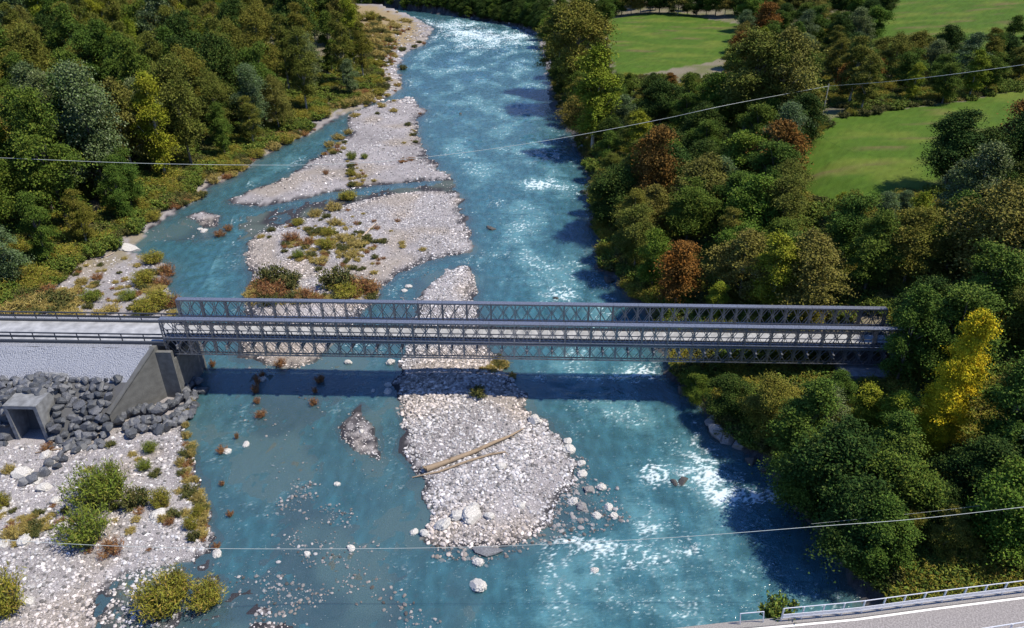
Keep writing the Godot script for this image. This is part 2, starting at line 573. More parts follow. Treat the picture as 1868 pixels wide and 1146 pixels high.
func tree_proto(sd_: int, shape: String, h: float, r: float, base: float, clumps: int, leaves: int, leaf: float, pal: Array, bark: Color) -> Dictionary:
	var g := RandomNumberGenerator.new()
	g.seed = sd_
	var cn := FastNoiseLite.new()
	cn.seed = sd_
	cn.frequency = 0.35
	var lean := Vector3(g.randf_range(-0.04, 0.04), 0, g.randf_range(-0.04, 0.04)) * h
	if shape == "column": lean = Vector3.ZERO
	var cen := []
	var lobes := []
	var nl := {"round": 7, "broad": 8, "tall": 9, "column": 11}[shape] as int
	var turn := g.randf() * TAU
	for k in nl:
		var t := clampf((k + g.randf_range(0.15, 0.85)) / nl, 0.0, 1.0)
		turn += 2.4 + g.randfn() * 0.4
		var rr := r * prof(shape, t) * g.randf_range(0.3, 0.62) * (0.6 if shape == "column" else 1.0)
		if k == nl - 1: rr *= 0.3
		var lr := r * (g.randf_range(0.6, 0.78) if shape == "column" else g.randf_range(0.36, 0.6)) * (0.55 + 0.45 * prof(shape, t))
		lobes.append([lean * t + Vector3(cos(turn) * rr, lerpf(base + lr * 0.6, h - lr * 0.7, t), sin(turn) * rr), lr])
	for k in clumps:
		var lb = lobes[k % nl] if k < nl * 2 else lobes[g.randi() % nl]
		var dv := Vector3(g.randfn(), g.randfn() * 0.9 + 0.35, g.randfn()).normalized()
		var cs := r * g.randf_range(0.09, 0.22) + 0.15
		var o2: Vector3 = lb[0] + dv * lb[1] * g.randf_range(0.5, 1.08)
		cen.append([o2, cs, g.randf()])
	var total := clumps * leaves
	var v := PackedVector3Array(); v.resize(total * 3)
	var n := PackedVector3Array(); n.resize(total * 3)
	var c := PackedColorArray(); c.resize(total * 3)
	var q := 0
	for e in cen:
		var o: Vector3 = e[0]
		var out := Vector3(o.x, 0, o.z).normalized()
		var axis := (out * g.randf_range(0.3, 1.0) + Vector3(g.randfn() * 0.4, g.randfn() * 0.3, g.randfn() * 0.4)).normalized()
		var base_col: Color = pal[0].lerp(pal[1], clampf(e[2] + g.randfn() * 0.1, 0.0, 1.0)) * g.randf_range(0.8, 1.15)
		for k in leaves:
			var p: Vector3 = Vector3(g.randfn(), g.randfn() * 0.62, g.randfn()) * e[1] * 0.62
			p += axis * p.dot(axis) * 0.7
			p.y -= 0.12 * p.length_squared() / e[1]
			var nm := Vector3(g.randfn(), g.randfn() + 0.9, g.randfn()) + out * 0.35
			nm = nm.normalized()
			var tg := Vector3(g.randfn(), g.randfn(), g.randfn()).normalized()
			var col := base_col
			if g.randf() < 0.12: col = base_col.lerp(pal[2], 0.7)
			col = col * g.randf_range(0.75, 1.28)
			col.a = 1.0
			var l := leaf * g.randf_range(0.7, 1.3)
			tri_leaf(v, n, c, q, o + p, nm, tg, l, l * 0.8, col)
			q += 3
	var arr := []
	arr.resize(Mesh.ARRAY_MAX)
	arr[Mesh.ARRAY_VERTEX] = v
	arr[Mesh.ARRAY_NORMAL] = n
	arr[Mesh.ARRAY_COLOR] = c
	var crown := ArrayMesh.new()
	crown.add_surface_from_arrays(Mesh.PRIMITIVE_TRIANGLES, arr)
	var mb := MB.new()
	var tp := []
	var tr := []
	for k in 6:
		var t := k / 5.0
		tp.append(lean * t * 0.9 + Vector3(g.randfn() * 0.12 * t, h * 0.9 * t - (0.6 if k == 0 else 0.0), g.randfn() * 0.12 * t))
		tr.append(h * 0.0135 * (1.15 - t))
	mb.tube(tp, tr, 7)
	for k in mini(16, clumps):
		var e = cen[k]
		var y0: float = e[0].y * g.randf_range(0.5, 0.8)
		var s: Vector3 = lean * (y0 / h) * 0.9 + Vector3(0, y0, 0)
		var mid: Vector3 = s.lerp(e[0], 0.55) + Vector3(0, 0.25, 0)
		mb.tube([s, mid, e[0]], [h * 0.005, h * 0.0035, 0.02], 5)
	return {"crown": crown, "trunk": mb.mesh(), "h": h, "r": r}
func bush_mesh(sd_: int, h: float, spread: float, stems: int, per: int, l: float, w: float, pal: Array, lift := 0.25) -> Array:
	var g := RandomNumberGenerator.new()
	g.seed = sd_
	var total := stems * per
	var v := PackedVector3Array(); v.resize(total * 6)
	var n := PackedVector3Array(); n.resize(total * 6)
	var c := PackedColorArray(); c.resize(total * 6)
	var mb := MB.new()
	var q := 0
	for s in stems:
		var a := g.randf() * TAU
		var rr := sqrt(g.randf()) * spread
		var b := Vector3(cos(a), 0, sin(a)) * rr * 0.4 + Vector3(0, -0.1, 0)
		var hh := h * g.randf_range(0.55, 1.0) * (1.0 - 0.35 * pow(rr / spread, 2.0))
		var tip := Vector3(cos(a) * rr, hh, sin(a) * rr) + Vector3(g.randfn(), 0, g.randfn()) * 0.1 * h
		var mid := b.lerp(tip, 0.5) + Vector3(0, hh * 0.08, 0)
		mb.tube([b, mid, tip], [0.022 * h * 0.5 + 0.006, 0.016 * h * 0.4 + 0.004, 0.004], 4)
		var bc: Color = pal[0].lerp(pal[1], g.randf())
		for k in per:
			var t := lift + (1.0 - lift) * pow(g.randf(), 0.8)
			var p: Vector3 = b.lerp(mid, t * 2.0) if t < 0.5 else mid.lerp(tip, t * 2.0 - 1.0)
			p += Vector3(g.randfn(), g.randfn() * 0.7, g.randfn()) * h * 0.075
			var tg := (tip - b).normalized() + Vector3(g.randfn(), g.randfn(), g.randfn()) * 0.45
			var nm := Vector3(g.randfn(), g.randfn() + 0.5, g.randfn()).normalized()
			var col: Color = bc.lerp(pal[2], 0.8) if g.randf() < 0.15 else bc
			col = col * g.randf_range(0.72, 1.3)
			col.a = 1.0
			leaf_into(v, n, c, q, p, nm, tg.normalized(), l * g.randf_range(0.7, 1.3), w, col)
			q += 6
	var arr := []
	arr.resize(Mesh.ARRAY_MAX)
	arr[Mesh.ARRAY_VERTEX] = v
	arr[Mesh.ARRAY_NORMAL] = n
	arr[Mesh.ARRAY_COLOR] = c
	var m := ArrayMesh.new()
	m.add_surface_from_arrays(Mesh.PRIMITIVE_TRIANGLES, arr)
	return [m, mb.mesh()]

var protos := {}
func make_protos():
	var bark := mat("bark", lin(0.13, 0.11, 0.09), 0.9)
	var pale := mat("pale_bark", lin(0.34, 0.32, 0.27), 0.85)
	var lm := vcol("leaves", 0.85)
	lm.metallic_specular = 0.22
	lm.backlight = Color(0.6, 0.66, 0.3)
	for k in 3:
		var tm := lm.duplicate()
		tm.resource_name = ["leaves_warm", "leaves_plain", "leaves_cool"][k]
		tm.albedo_color = [lin(1.0, 0.95, 0.8), lin(0.88, 0.92, 0.82), lin(0.76, 0.86, 0.78)][k]
		mats["leaf%d" % k] = tm
	var P := {
		"green": [Color(0.055, 0.10, 0.018), Color(0.085, 0.13, 0.022), Color(0.16, 0.19, 0.035)],
		"dark": [Color(0.028, 0.055, 0.014), Color(0.05, 0.085, 0.018), Color(0.10, 0.12, 0.03)],
		"olive": [Color(0.10, 0.115, 0.02), Color(0.15, 0.145, 0.03), Color(0.22, 0.19, 0.05)],
		"gold": [Color(0.52, 0.41, 0.02), Color(0.33, 0.33, 0.02), Color(0.62, 0.42, 0.03)],
		"lime": [Color(0.15, 0.19, 0.018), Color(0.21, 0.22, 0.022), Color(0.29, 0.28, 0.045)],
		"tan": [Color(0.145, 0.135, 0.03), Color(0.19, 0.16, 0.04), Color(0.25, 0.2, 0.07)],
		"rust": [Color(0.19, 0.085, 0.02), Color(0.14, 0.08, 0.025), Color(0.27, 0.13, 0.03)],
		"silver": [Color(0.12, 0.155, 0.07), Color(0.085, 0.125, 0.045), Color(0.25, 0.28, 0.19)],
		"vivid": [Color(0.07, 0.13, 0.018), Color(0.10, 0.155, 0.022), Color(0.18, 0.21, 0.04)],
	}
	var kinds := {
		"alder": ["dark green alder-like tree", "tall", 17.0, 3.6, 2.4, 111, 258, 0.24, "green", bark],
		"alder_b": ["dark green alder-like tree", "round", 15.0, 4.2, 2.6, 118, 258, 0.24, "green", bark],
		"ash": ["olive green broadleaf tree", "round", 17.0, 4.4, 3.6, 126, 258, 0.24, "olive", bark],
		"ash_b": ["olive green broadleaf tree", "tall", 19.0, 3.8, 3.6, 118, 258, 0.24, "olive", pale],
		"oak": ["very dark green dense tree", "round", 14.0, 4.4, 1.8, 133, 258, 0.24, "dark", bark],
		"oak_b": ["very dark green dense tree", "broad", 13.0, 4.6, 1.6, 133, 258, 0.24, "dark", bark],
		"hazel": ["tan and brown autumn tree", "broad", 12.0, 4.0, 2.4, 108, 241, 0.22, "tan", pale],
		"willow": ["silvery green willow tree", "round", 14.0, 3.8, 2.0, 111, 258, 0.22, "silver", bark],
		"poplar": ["golden yellow poplar tree", "column", 19.0, 2.7, 1.6, 212, 285, 0.21, "gold", pale],
		"birch": ["yellow green slender tree", "tall", 16.0, 3.0, 2.0, 108, 258, 0.22, "lime", pale],
		"cherry": ["rust red autumn tree", "round", 11.0, 3.2, 2.2, 90, 223, 0.22, "rust", bark],
		"maple": ["bright green leafy tree", "broad", 12.0, 3.8, 1.8, 111, 258, 0.24, "vivid", bark],
	}
	var sdn := 100
	for k in kinds:
		var a = kinds[k]
		sdn += 7
		var d := tree_proto(sdn, a[1], a[2], a[3], a[4], a[5], a[6], a[7], P[a[8]], Color.WHITE)
		d.words = a[0]
		d.bark = a[9]
		protos[k] = d
	var B := {
		"osier": ["green willow bush", 2.6, 1.5, 54, 56, 0.30, 0.06, [Color(0.085, 0.13, 0.02), Color(0.14, 0.165, 0.025), Color(0.24, 0.23, 0.05)], 0.15],
		"yellow_osier": ["yellow green willow bush", 2.4, 1.3, 54, 56, 0.28, 0.055, [Color(0.20, 0.185, 0.025), Color(0.14, 0.15, 0.025), Color(0.28, 0.19, 0.05)], 0.15],
		"dark_scrub": ["dark olive shrub", 1.6, 1.5, 44, 44, 0.26, 0.10, [Color(0.05, 0.065, 0.022), Color(0.09, 0.095, 0.03), Color(0.17, 0.14, 0.05)], 0.1],
		"rusty_scrub": ["rust brown twiggy shrub", 1.2, 1.0, 46, 24, 0.30, 0.035, [Color(0.16, 0.065, 0.03), Color(0.22, 0.11, 0.045), Color(0.3, 0.2, 0.09)], 0.1],
		"tan_scrub": ["straw yellow grassy tussock", 1.0, 1.0, 60, 20, 0.42, 0.035, [Color(0.32, 0.24, 0.07), Color(0.24, 0.2, 0.06), Color(0.4, 0.33, 0.13)], 0.05],
		"green_scrub": ["leafy green shrub", 2.0, 1.6, 44, 44, 0.30, 0.14, [Color(0.07, 0.12, 0.02), Color(0.11, 0.14, 0.025), Color(0.19, 0.2, 0.04)], 0.08],
	}
	for k in B:
		var a = B[k]
		sdn += 7
		var m := bush_mesh(sdn, a[1], a[2], a[3], a[4], a[5], a[6], a[7], a[8])
		protos[k] = {"foliage": m[0], "stem": m[1], "h": a[1], "r": a[2], "words": a[0]}

func size_word(h: float, lo: float, hi: float) -> String: return "low " if h < lo else ("tall " if h > hi else "")
func put_tree(kind: String, at: Vector3, h: float, wide: float, where: String, group: String, size := ""):
	var d = protos[kind]
	var called: String = {"alder": "alder_tree", "alder_b": "alder_tree", "ash": "ash_tree", "ash_b": "ash_tree", "oak": "oak_tree", "oak_b": "oak_tree", "hazel": "hazel_tree", "willow": "willow_tree", "poplar": "poplar_tree", "birch": "birch_tree", "cherry": "cherry_tree", "maple": "maple_tree"}[kind]
	var t = thing(called, size + d.words + " " + where, "tree", at, rng.randf() * TAU, group)
	var s: float = h / d.h
	t.scale = Vector3(s * wide, s, s * wide)
	part("trunk", d.trunk, d.bark, t)
	part("crown", d.crown, mats["leaf%d" % (0 if kind == "poplar" else rng.randi() % 3)], t)
	return t
func put_bush(kind: String, at: Vector3, h: float, wide: float, label: String, group := ""):
	var d = protos[kind]
	var t = thing("tussock" if kind == "tan_scrub" else "shrub", label, "grass tussock" if kind == "tan_scrub" else "shrub", at, rng.randf() * TAU, group)
	var s: float = h / d.h
	var sw: float = wide * 0.5 / d.r
	t.scale = Vector3(sw, s, sw)
	part("stem", d.stem, mats.bark, t)
	part("foliage", d.foliage, mats.leaves, t)
	return t

# ---------------------------------------------------------------- bridge, approach road, abutments
var bo := Vector3.ZERO      # bridge origin: left end of the near truss, at river level
var bdir := Vector3.RIGHT
var blen := 88.0
var bturn := 0.0
const DECK := 7.7
const CHORD := 6.15
func B(x, y, z) -> Vector3:
	# bridge coordinates: x along the deck, y height over the river, z towards the culvert side slope
	return bo + bdir * x + Vector3.UP * y + Vector3(-bdir.z, 0, bdir.x) * z
func truss_panel(l: float, lo: float, hi: float) -> ArrayMesh:
	var mb := MB.new()
	for zz in [-0.24, 0.24]:
		for y in [lo, hi]:
			mb.beam(Vector3(0.012, y, zz - 0.045), Vector3(l - 0.012, y, zz - 0.045), 0.05, 0.13)
			mb.beam(Vector3(0.012, y, zz + 0.045), Vector3(l - 0.012, y, zz + 0.045), 0.05, 0.13)
		for x in [0.06, l / 2, l - 0.06]:
			mb.beam(Vector3(x, lo + 0.06, zz), Vector3(x, hi - 0.06, zz), 0.075, 0.075)
		var my := (lo + hi) / 2
		for s in [0.0, 0.5]:
			var xa: float = l * s + 0.05
			var xb: float = l * (s + 0.5) - 0.05
			var xm := (xa + xb) / 2
			mb.beam(Vector3(xa, my, zz), Vector3(xm - 0.03, hi - 0.06, zz), 0.06, 0.06)
			mb.beam(Vector3(xm + 0.03, hi - 0.06, zz + 0.002), Vector3(xb, my, zz + 0.002), 0.06, 0.06)
			mb.beam(Vector3(xa, my, zz - 0.003), Vector3(xm - 0.03, lo + 0.06, zz - 0.003), 0.06, 0.06)
			mb.beam(Vector3(xm + 0.03, lo + 0.06, zz + 0.003), Vector3(xb, my, zz + 0.003), 0.06, 0.06)
	for y in [lo + 0.35, hi - 0.35]:
		mb.beam(Vector3(0.06, y, -0.24), Vector3(0.06, y, 0.24), 0.05, 0.05)
		mb.beam(Vector3(l - 0.06, y, -0.24), Vector3(l - 0.06, y, 0.24), 0.05, 0.05)
	mb.beam(Vector3(0.06, lo + 0.35, -0.24), Vector3(0.06, hi - 0.35, 0.24), 0.04, 0.04)
	return mb.mesh()
func w_beam(l: float) -> ArrayMesh:
	# corrugated rail profile swept along x, facing +z
	var pr := [Vector2(-0.155, 0.0), Vector2(-0.12, 0.06), Vector2(-0.06, 0.06), Vector2(-0.02, 0.0), Vector2(0.02, 0.0), Vector2(0.06, 0.06), Vector2(0.12, 0.06), Vector2(0.155, 0.0)]
	var mb := MB.new()
	for k in pr.size() - 1:
		var a = pr[k]; var b = pr[k + 1]
		for off in [0.0, -0.006]:
			var p := Vector3(0, a.x, a.y + off); var q := Vector3(0, b.x, b.y + off)
			var e := Vector3(l, 0, 0)
			if off == 0.0: mb.quad(p, q, q + e, p + e)
			else: mb.quad(p, p + e, q + e, q)
	return mb.mesh()
func make_bridge():
	var pl := at_h(290, 581, CHORD + 4.85)
	var pr := at_h(1650, 600, CHORD + 4.85)
	bo = Vector3(pl.x, 0, pl.z)
	bdir = Vector3(pr.x - pl.x, 0, pr.z - pl.z)
	blen = bdir.length()
	bdir = bdir / blen
	bturn = atan2(-bdir.z, bdir.x)
	var steel := mat("galvanised_steel", lin(0.36, 0.38, 0.42), 0.4, 0.7, noise_tex(0.03, 0.7, 1.0, 4), 0.3)
	var plate := steel
	var roadm := mat("pale_asphalt", lin(0.37, 0.38, 0.39), 0.5, 0.0, noise_tex(0.02, 0.8, 1.0, 6), 0.06)
	var deckm := roadm
	var rail := mat("dark_rail_paint", lin(0.055, 0.062, 0.075), 0.5, 0.3)
	var t = thing("panel_bridge", "long steel lattice panel bridge crossing the river", "bridge", Vector3(bo.x, CHORD, bo.z), bturn)
	var bays := 29
	var l := blen / bays
	var low := truss_panel(l, 0.0, 2.02)
	var up := truss_panel(l, 2.28, 4.72)
	var cap := MB.new()
	cap.block(Vector3(0.015, 0, -0.36), Vector3(l - 0.015, 0.05, 0.36))
	for z in [-0.34, 0.34]: cap.block(Vector3(0.02, -0.05, z - 0.03), Vector3(l - 0.02, -0.004, z + 0.03))
	var capm := cap.mesh()
	var mid := MB.new()
	for z in [-0.24, 0.24]: mid.block(Vector3(0.015, 0, z - 0.1), Vector3(l - 0.015, 0.03, z + 0.1))
	var midm := mid.mesh()
	var dk := MB.new()
	for k in 3: dk.block(Vector3(0.01 + l * k / 3.0, 0, -4.42), Vector3(l * (k + 1) / 3.0 - 0.01, 0.1, -0.42))
	var dkm := dk.mesh()
	var tr := MB.new()
	tr.block(Vector3(-0.1, 0, -5.5), Vector3(0.1, 0.03, 0.65))
	tr.block(Vector3(-0.02, -0.42, -5.5), Vector3(0.02, -0.002, 0.65))
	tr.block(Vector3(-0.1, -0.46, -5.5), Vector3(0.1, -0.422, 0.65))
	var trm := tr.mesh()
	var kb := MB.new()
	kb.block(Vector3(0.01, 0, -0.14), Vector3(l - 0.01, 0.24, 0.14))
	var kbm := kb.mesh()
	var post := MB.new()
	post.block(Vector3(-0.05, 0, -0.04), Vector3(0.05, 1.05, 0.04))
	var postm := post.mesh()
	var wb := w_beam(l)
	var hr := MB.new()
	hr.beam(Vector3(0, 0, 0), Vector3(l, 0, 0), 0.09, 0.09)
	var hrm := hr.mesh()
	var dy := DECK - CHORD
	for k in bays:
		var x := k * l
		for z in [0.0, -4.85]:
			part("truss_panel", low, steel, t, Vector3(x, 0, z))
			part("truss_panel", up, steel, t, Vector3(x, 0, z))
			part("chord_plate", capm, plate, t, Vector3(x, 4.84, z))
			part("middle_chord_plate", midm, plate, t, Vector3(x, 2.36, z))
		part("deck_panel", dkm, deckm, t, Vector3(x, dy - 0.1, 0))
		part("transom", trm, steel, t, Vector3(x + l / 2, dy - 0.16, 0))
		for z in [-0.72, -4.13]:
			part("kerb", kbm, rail, t, Vector3(x, dy + 0.004, z))
			var wbn = part("guard_rail", wb, rail, t, Vector3(x, dy + 0.75, z + 0.05))
			part("rail_post", postm, rail, wbn, Vector3(0.2, -0.5, -0.05))
			part("handrail", hrm, rail, wbn, Vector3(0, 0.53, -0.05))
	for z in [0.0, -4.85]:
		var e := MB.new()
		for x in [0.0, blen]:
			for zz in [-0.24, 0.24]:
				e.block(Vector3(x - 0.06, -0.1, zz - 0.07), Vector3(x + 0.06, 4.8, zz + 0.07))
		part("end_post", e.mesh(), steel, t, Vector3(0, 0, z))
	# ---- abutments
	var conc := mat("concrete", lin(0.125, 0.128, 0.125), 0.9, 0.0, noise_tex(0.015, 0.8, 1.0, 5), 0.12, noise_tex(0.08, 0, 1, 4, FastNoiseLite.TYPE_SIMPLEX_SMOOTH, true, 2.0), 0.5)
	var ab = thing("bridge_abutment", "dark concrete abutment with sloping wing wall above the boulders", "abutment", B(0, 0, 0), bturn)
	var m := MB.new()
	m.block(Vector3(-0.9, -0.5, -6.2), Vector3(1.0, 5.75, 1.3))
	m.block(Vector3(-0.9, 5.752, 0.78), Vector3(1.0, 7.0, 1.3))
	part("front_wall", m.mesh(), conc, ab)
	m = MB.new()
	m.block(Vector3(-1.7, -0.5, -6.2), Vector3(-0.92, 7.5, 1.3))
	part("back_wall", m.mesh(), conc, ab)
	for s in [[Vector3(-0.9, 0, 1.25), Vector3(-4.4, 0, 7.8)], [Vector3(-0.9, 0, -6.15), Vector3(-4.4, 0, -12.5)]]:
		m = MB.new()
		var a: Vector3 = s[0]; var b: Vector3 = s[1]
		var off: Vector3 = (b - a).normalized().cross(Vector3.UP) * 0.5
		if off.x > 0: off = -off
		var q := [a + Vector3(0, -0.5, 0), b + Vector3(0, -0.5, 0), b + Vector3(0, 2.6, 0), a + Vector3(0, 7.62, 0)]
		var r := []
		for p in q: r.append(p + off)
		if s[1].z > 0:
			m.quad(q[3], q[2], q[1], q[0]); m.quad(r[0], r[1], r[2], r[3])
			m.quad(q[3], r[3], r[2], q[2]); m.quad(q[2], r[2], r[1], q[1]); m.quad(q[0], r[0], r[3], q[3])
		else:
			m.quad(q[0], q[1], q[2], q[3]); m.quad(r[3], r[2], r[1], r[0])
			m.quad(q[2], r[2], r[3], q[3]); m.quad(q[1], r[1], r[2], q[2]); m.quad(q[3], r[3], r[0], q[0])
		part("wing_wall", m.mesh(), conc, ab)
		m = MB.new()
		m.beam(q[3] + off * 0.5 + Vector3(0, 0.06, 0), q[2] + off * 0.5 + Vector3(0, 0.06, 0), 0.8, 0.14)
		part("coping", m.mesh(), conc, ab)
	var rb = thing("bridge_abutment", "plain grey concrete abutment among trees under the bridge end", "abutment", B(blen, 0, 0), bturn)
	m = MB.new()
	m.block(Vector3(-6.2, 0.5, -6.4), Vector3(-0.4, 5.6, 2.0))
	part("front_wall", m.mesh(), mat("pale_concrete", lin(0.22, 0.23, 0.24), 0.9, 0.0, noise_tex(0.015, 0.75, 1.0, 5), 0.12), rb)
	m = MB.new()
	m.block(Vector3(-0.38, 1.0, -6.4), Vector3(1.2, 7.55, 1.2))
	part("back_wall", m.mesh(), conc, rb)
	# ---- approach embankment and road
	var slope := mat("crushed_stone", lin(0.60, 0.64, 0.74), 0.95, 0.0, noise_tex(0.3, 0.3, 1.0, 2, FastNoiseLite.TYPE_SIMPLEX, false, 1.0, 512, 5), 0.075, noise_tex(0.2, 0, 1, 3, FastNoiseLite.TYPE_CELLULAR, true, 8.0), 1.0)
	var em := MB.new()
	var fill := MB.new()
	var nx := 110
	var pz := [1.25, 2.4, 3.6, 4.7, 6.0, 7.4, 8.8, 9.6, 10.4, 11.2, 12.0]
	for i in nx:
		for k in pz.size() - 1:
			var q := []
			for c in [[i, k], [i + 1, k], [i + 1, k + 1], [i, k + 1]]:
				var z: float = pz[c[1]]
				var xe := -1.4 - (z - 1.25) * 0.54
				var x := lerpf(-85.0, xe, c[0] / float(nx))
				q.append(Vector3(x, fill_height(x, z) + n3.get_noise_2d(x * 2.0, z * 2.0) * 0.12, z))
			(em if k < 3 else fill).quad(q[3], q[0], q[1], q[2])
	var fo = structure("riprap_bed", fill.mesh(), mat("dark_rubble", lin(0.13, 0.135, 0.145), 0.9, 0.0, noise_tex(0.08, 0.5, 1.0, 4), 0.4), B(0, 0, 0))
	fo.rotation.y = bturn
	# flat shoulder, far slope and ends
	em.quad(Vector3(-85, DECK - 0.12, 1.25), Vector3(-85, DECK - 0.12, -6.0), Vector3(-1.7, DECK - 0.12, -6.0), Vector3(-1.4, DECK - 0.12, 1.25))
	em.quad(Vector3(-85, DECK - 0.12, -6.0), Vector3(-85, -0.5, -17), Vector3(-7.6, -0.5, -17), Vector3(-1.7, DECK - 0.12, -6.0))
	em.quad(Vector3(-85, -0.5, -17), Vector3(-85, DECK - 0.12, -6), Vector3(-85, DECK - 0.12, 1.25), Vector3(-85, -0.5, 11))
	var eo = structure("embankment", em.mesh(), slope, B(0, 0, 0))
	eo.rotation.y = bturn
	var rd := MB.new()
	rd.block(Vector3(-85, DECK - 0.4, -4.75), Vector3(-0.05, DECK - 0.02, -0.1))
	var ro = structure("road", rd.mesh(), roadm, B(0, 0, 0))
	ro.rotation.y = bturn
	for s in [[0.05, "dark steel guardrail along the approach road above the crushed stone slope"], [-4.9, "dark steel guardrail along the approach road on the willow gravel side"]]:
		var g = thing("guardrail", s[1], "guardrail", B(0, DECK, s[0]), bturn)
		var n := 30
		for k in n:
			var x := -2.72 * (k + 1)
			part("post", postm, rail, g, Vector3(x + 0.2, 0.0, 0))
			var b := MB.new()
			b.beam(Vector3(x, 1.07, 0), Vector3(x + 2.71, 1.07, 0), 0.12, 0.14)
			if k == 0: part("handrail", b.mesh(), rail, g)
			else: part("handrail", g.get_node("handrail").mesh, rail, g, Vector3(-2.72 * k, 0, 0))
			b = MB.new()
			b.block(Vector3(x, 0.48, 0.06), Vector3(x + 2.71, 0.76, 0.12))
			if k == 0: part("guard_rail", b.mesh(), rail, g)
			else: part("guard_rail", g.get_node("guard_rail").mesh, rail, g, Vector3(-2.72 * k, 0, 0))
			b = MB.new()
			b.block(Vector3(x, -0.3, 0.13), Vector3(x + 2.71, 0.22, 0.45))
			if k == 0: part("edge_beam", b.mesh(), rail, g)
			else: part("edge_beam", g.get_node("edge_beam").mesh, rail, g, Vector3(-2.72 * k, 0, 0))
	# ---- culvert
	conc = mats.pale_concrete
	var cv = thing("box_culvert", "square concrete box culvert opening among the boulders", "culvert", B(0, 0, 0), bturn)
	var xa := -14.3; var xb := -10.5; var zf := 10.4; var zb := -6.0; var y0 := 0.45; var y1 := 5.6; var th := 0.42
	m = MB.new(); m.block(Vector3(xa, y1 - th, zb), Vector3(xb, y1, zf)); part("roof_slab", m.mesh(), conc, cv)
	m = MB.new(); m.block(Vector3(xa, y0 - 0.6, zb), Vector3(xa + th, y1 - th - 0.002, zf - 0.004)); part("side_wall", m.mesh(), conc, cv)
	m = MB.new(); m.block(Vector3(xb - th, y0 - 0.6, zb), Vector3(xb, y1 - th - 0.002, zf - 0.004)); part("side_wall", m.mesh(), conc, cv)
	m = MB.new(); m.block(Vector3(xa + th + 0.002, y0 - 0.5, zb), Vector3(xb - th - 0.002, y0 + 0.06, zf - 0.004)); part("floor_slab", m.mesh(), conc, cv)
	m = MB.new(); m.block(Vector3(xa, y0 - 0.6, zb - 0.3), Vector3(xb, y1, zb - 0.002)); part("back_wall", m.mesh(), conc, cv)

func fill_height(x: float, z: float) -> float:
	var plain := DECK - 0.12 - (z - 1.25) * 0.76
	var berm := plain
	if z > 4.7: berm = lerpf(4.96, 4.5, (z - 4.7) / 4.1) if z < 8.8 else 4.5 - (z - 8.8) * 1.9
	var w := smoothstep(-8.0, -10.5, x)
	if x < -10.4 and x > -16.4 and z > 8.7: w = 1.0
	var h := lerpf(plain, berm, w)
	if x < -10.4 and x > -14.4 and z > 8.6: h = -0.4
	return maxf(h, -0.4)
func make_rocks():
	for k in 8: rocks.append(rock_mesh(40 + k, 2, 13, 0.52, 0.35))
	for k in 6: cobbles.append(rock_mesh(140 + k, 3, 6, 0.74, 0.3))
	for k in 3: pebbles.append(rock_mesh(80 + k, 1, 5, 0.7, 0.3))
	var tx := noise_tex(0.03, 0.55, 1.0, 5)
	mat("riprap_a", lin(0.10, 0.11, 0.125), 0.6, 0.0, tx, 0.4)
	mat("riprap_b", lin(0.15, 0.16, 0.18), 0.6, 0.0, tx, 0.4)
	mat("riprap_c", lin(0.22, 0.23, 0.25), 0.65, 0.0, tx, 0.4)
	mat("white_stone", lin(0.74, 0.72, 0.68), 0.85, 0.0, tx, 0.5)
	mat("grey_stone", lin(0.34, 0.33, 0.33), 0.85, 0.0, tx, 0.5)
	mat("dark_stone", lin(0.10, 0.095, 0.09), 0.8, 0.0, tx, 0.5)
func put_rock(called, at: Vector3, size: Vector3, material, label, group := ""):
	var o = solo(called, (rocks if called == "boulder" or called == "bank_rock" else cobbles)[rng.randi() % 6], material, at)
	o.rotation = Vector3(rng.randf_range(-0.35, 0.35), rng.randf() * TAU, rng.randf_range(-0.35, 0.35))
	o.scale = size
	return tag(o, label, "boulder", group)
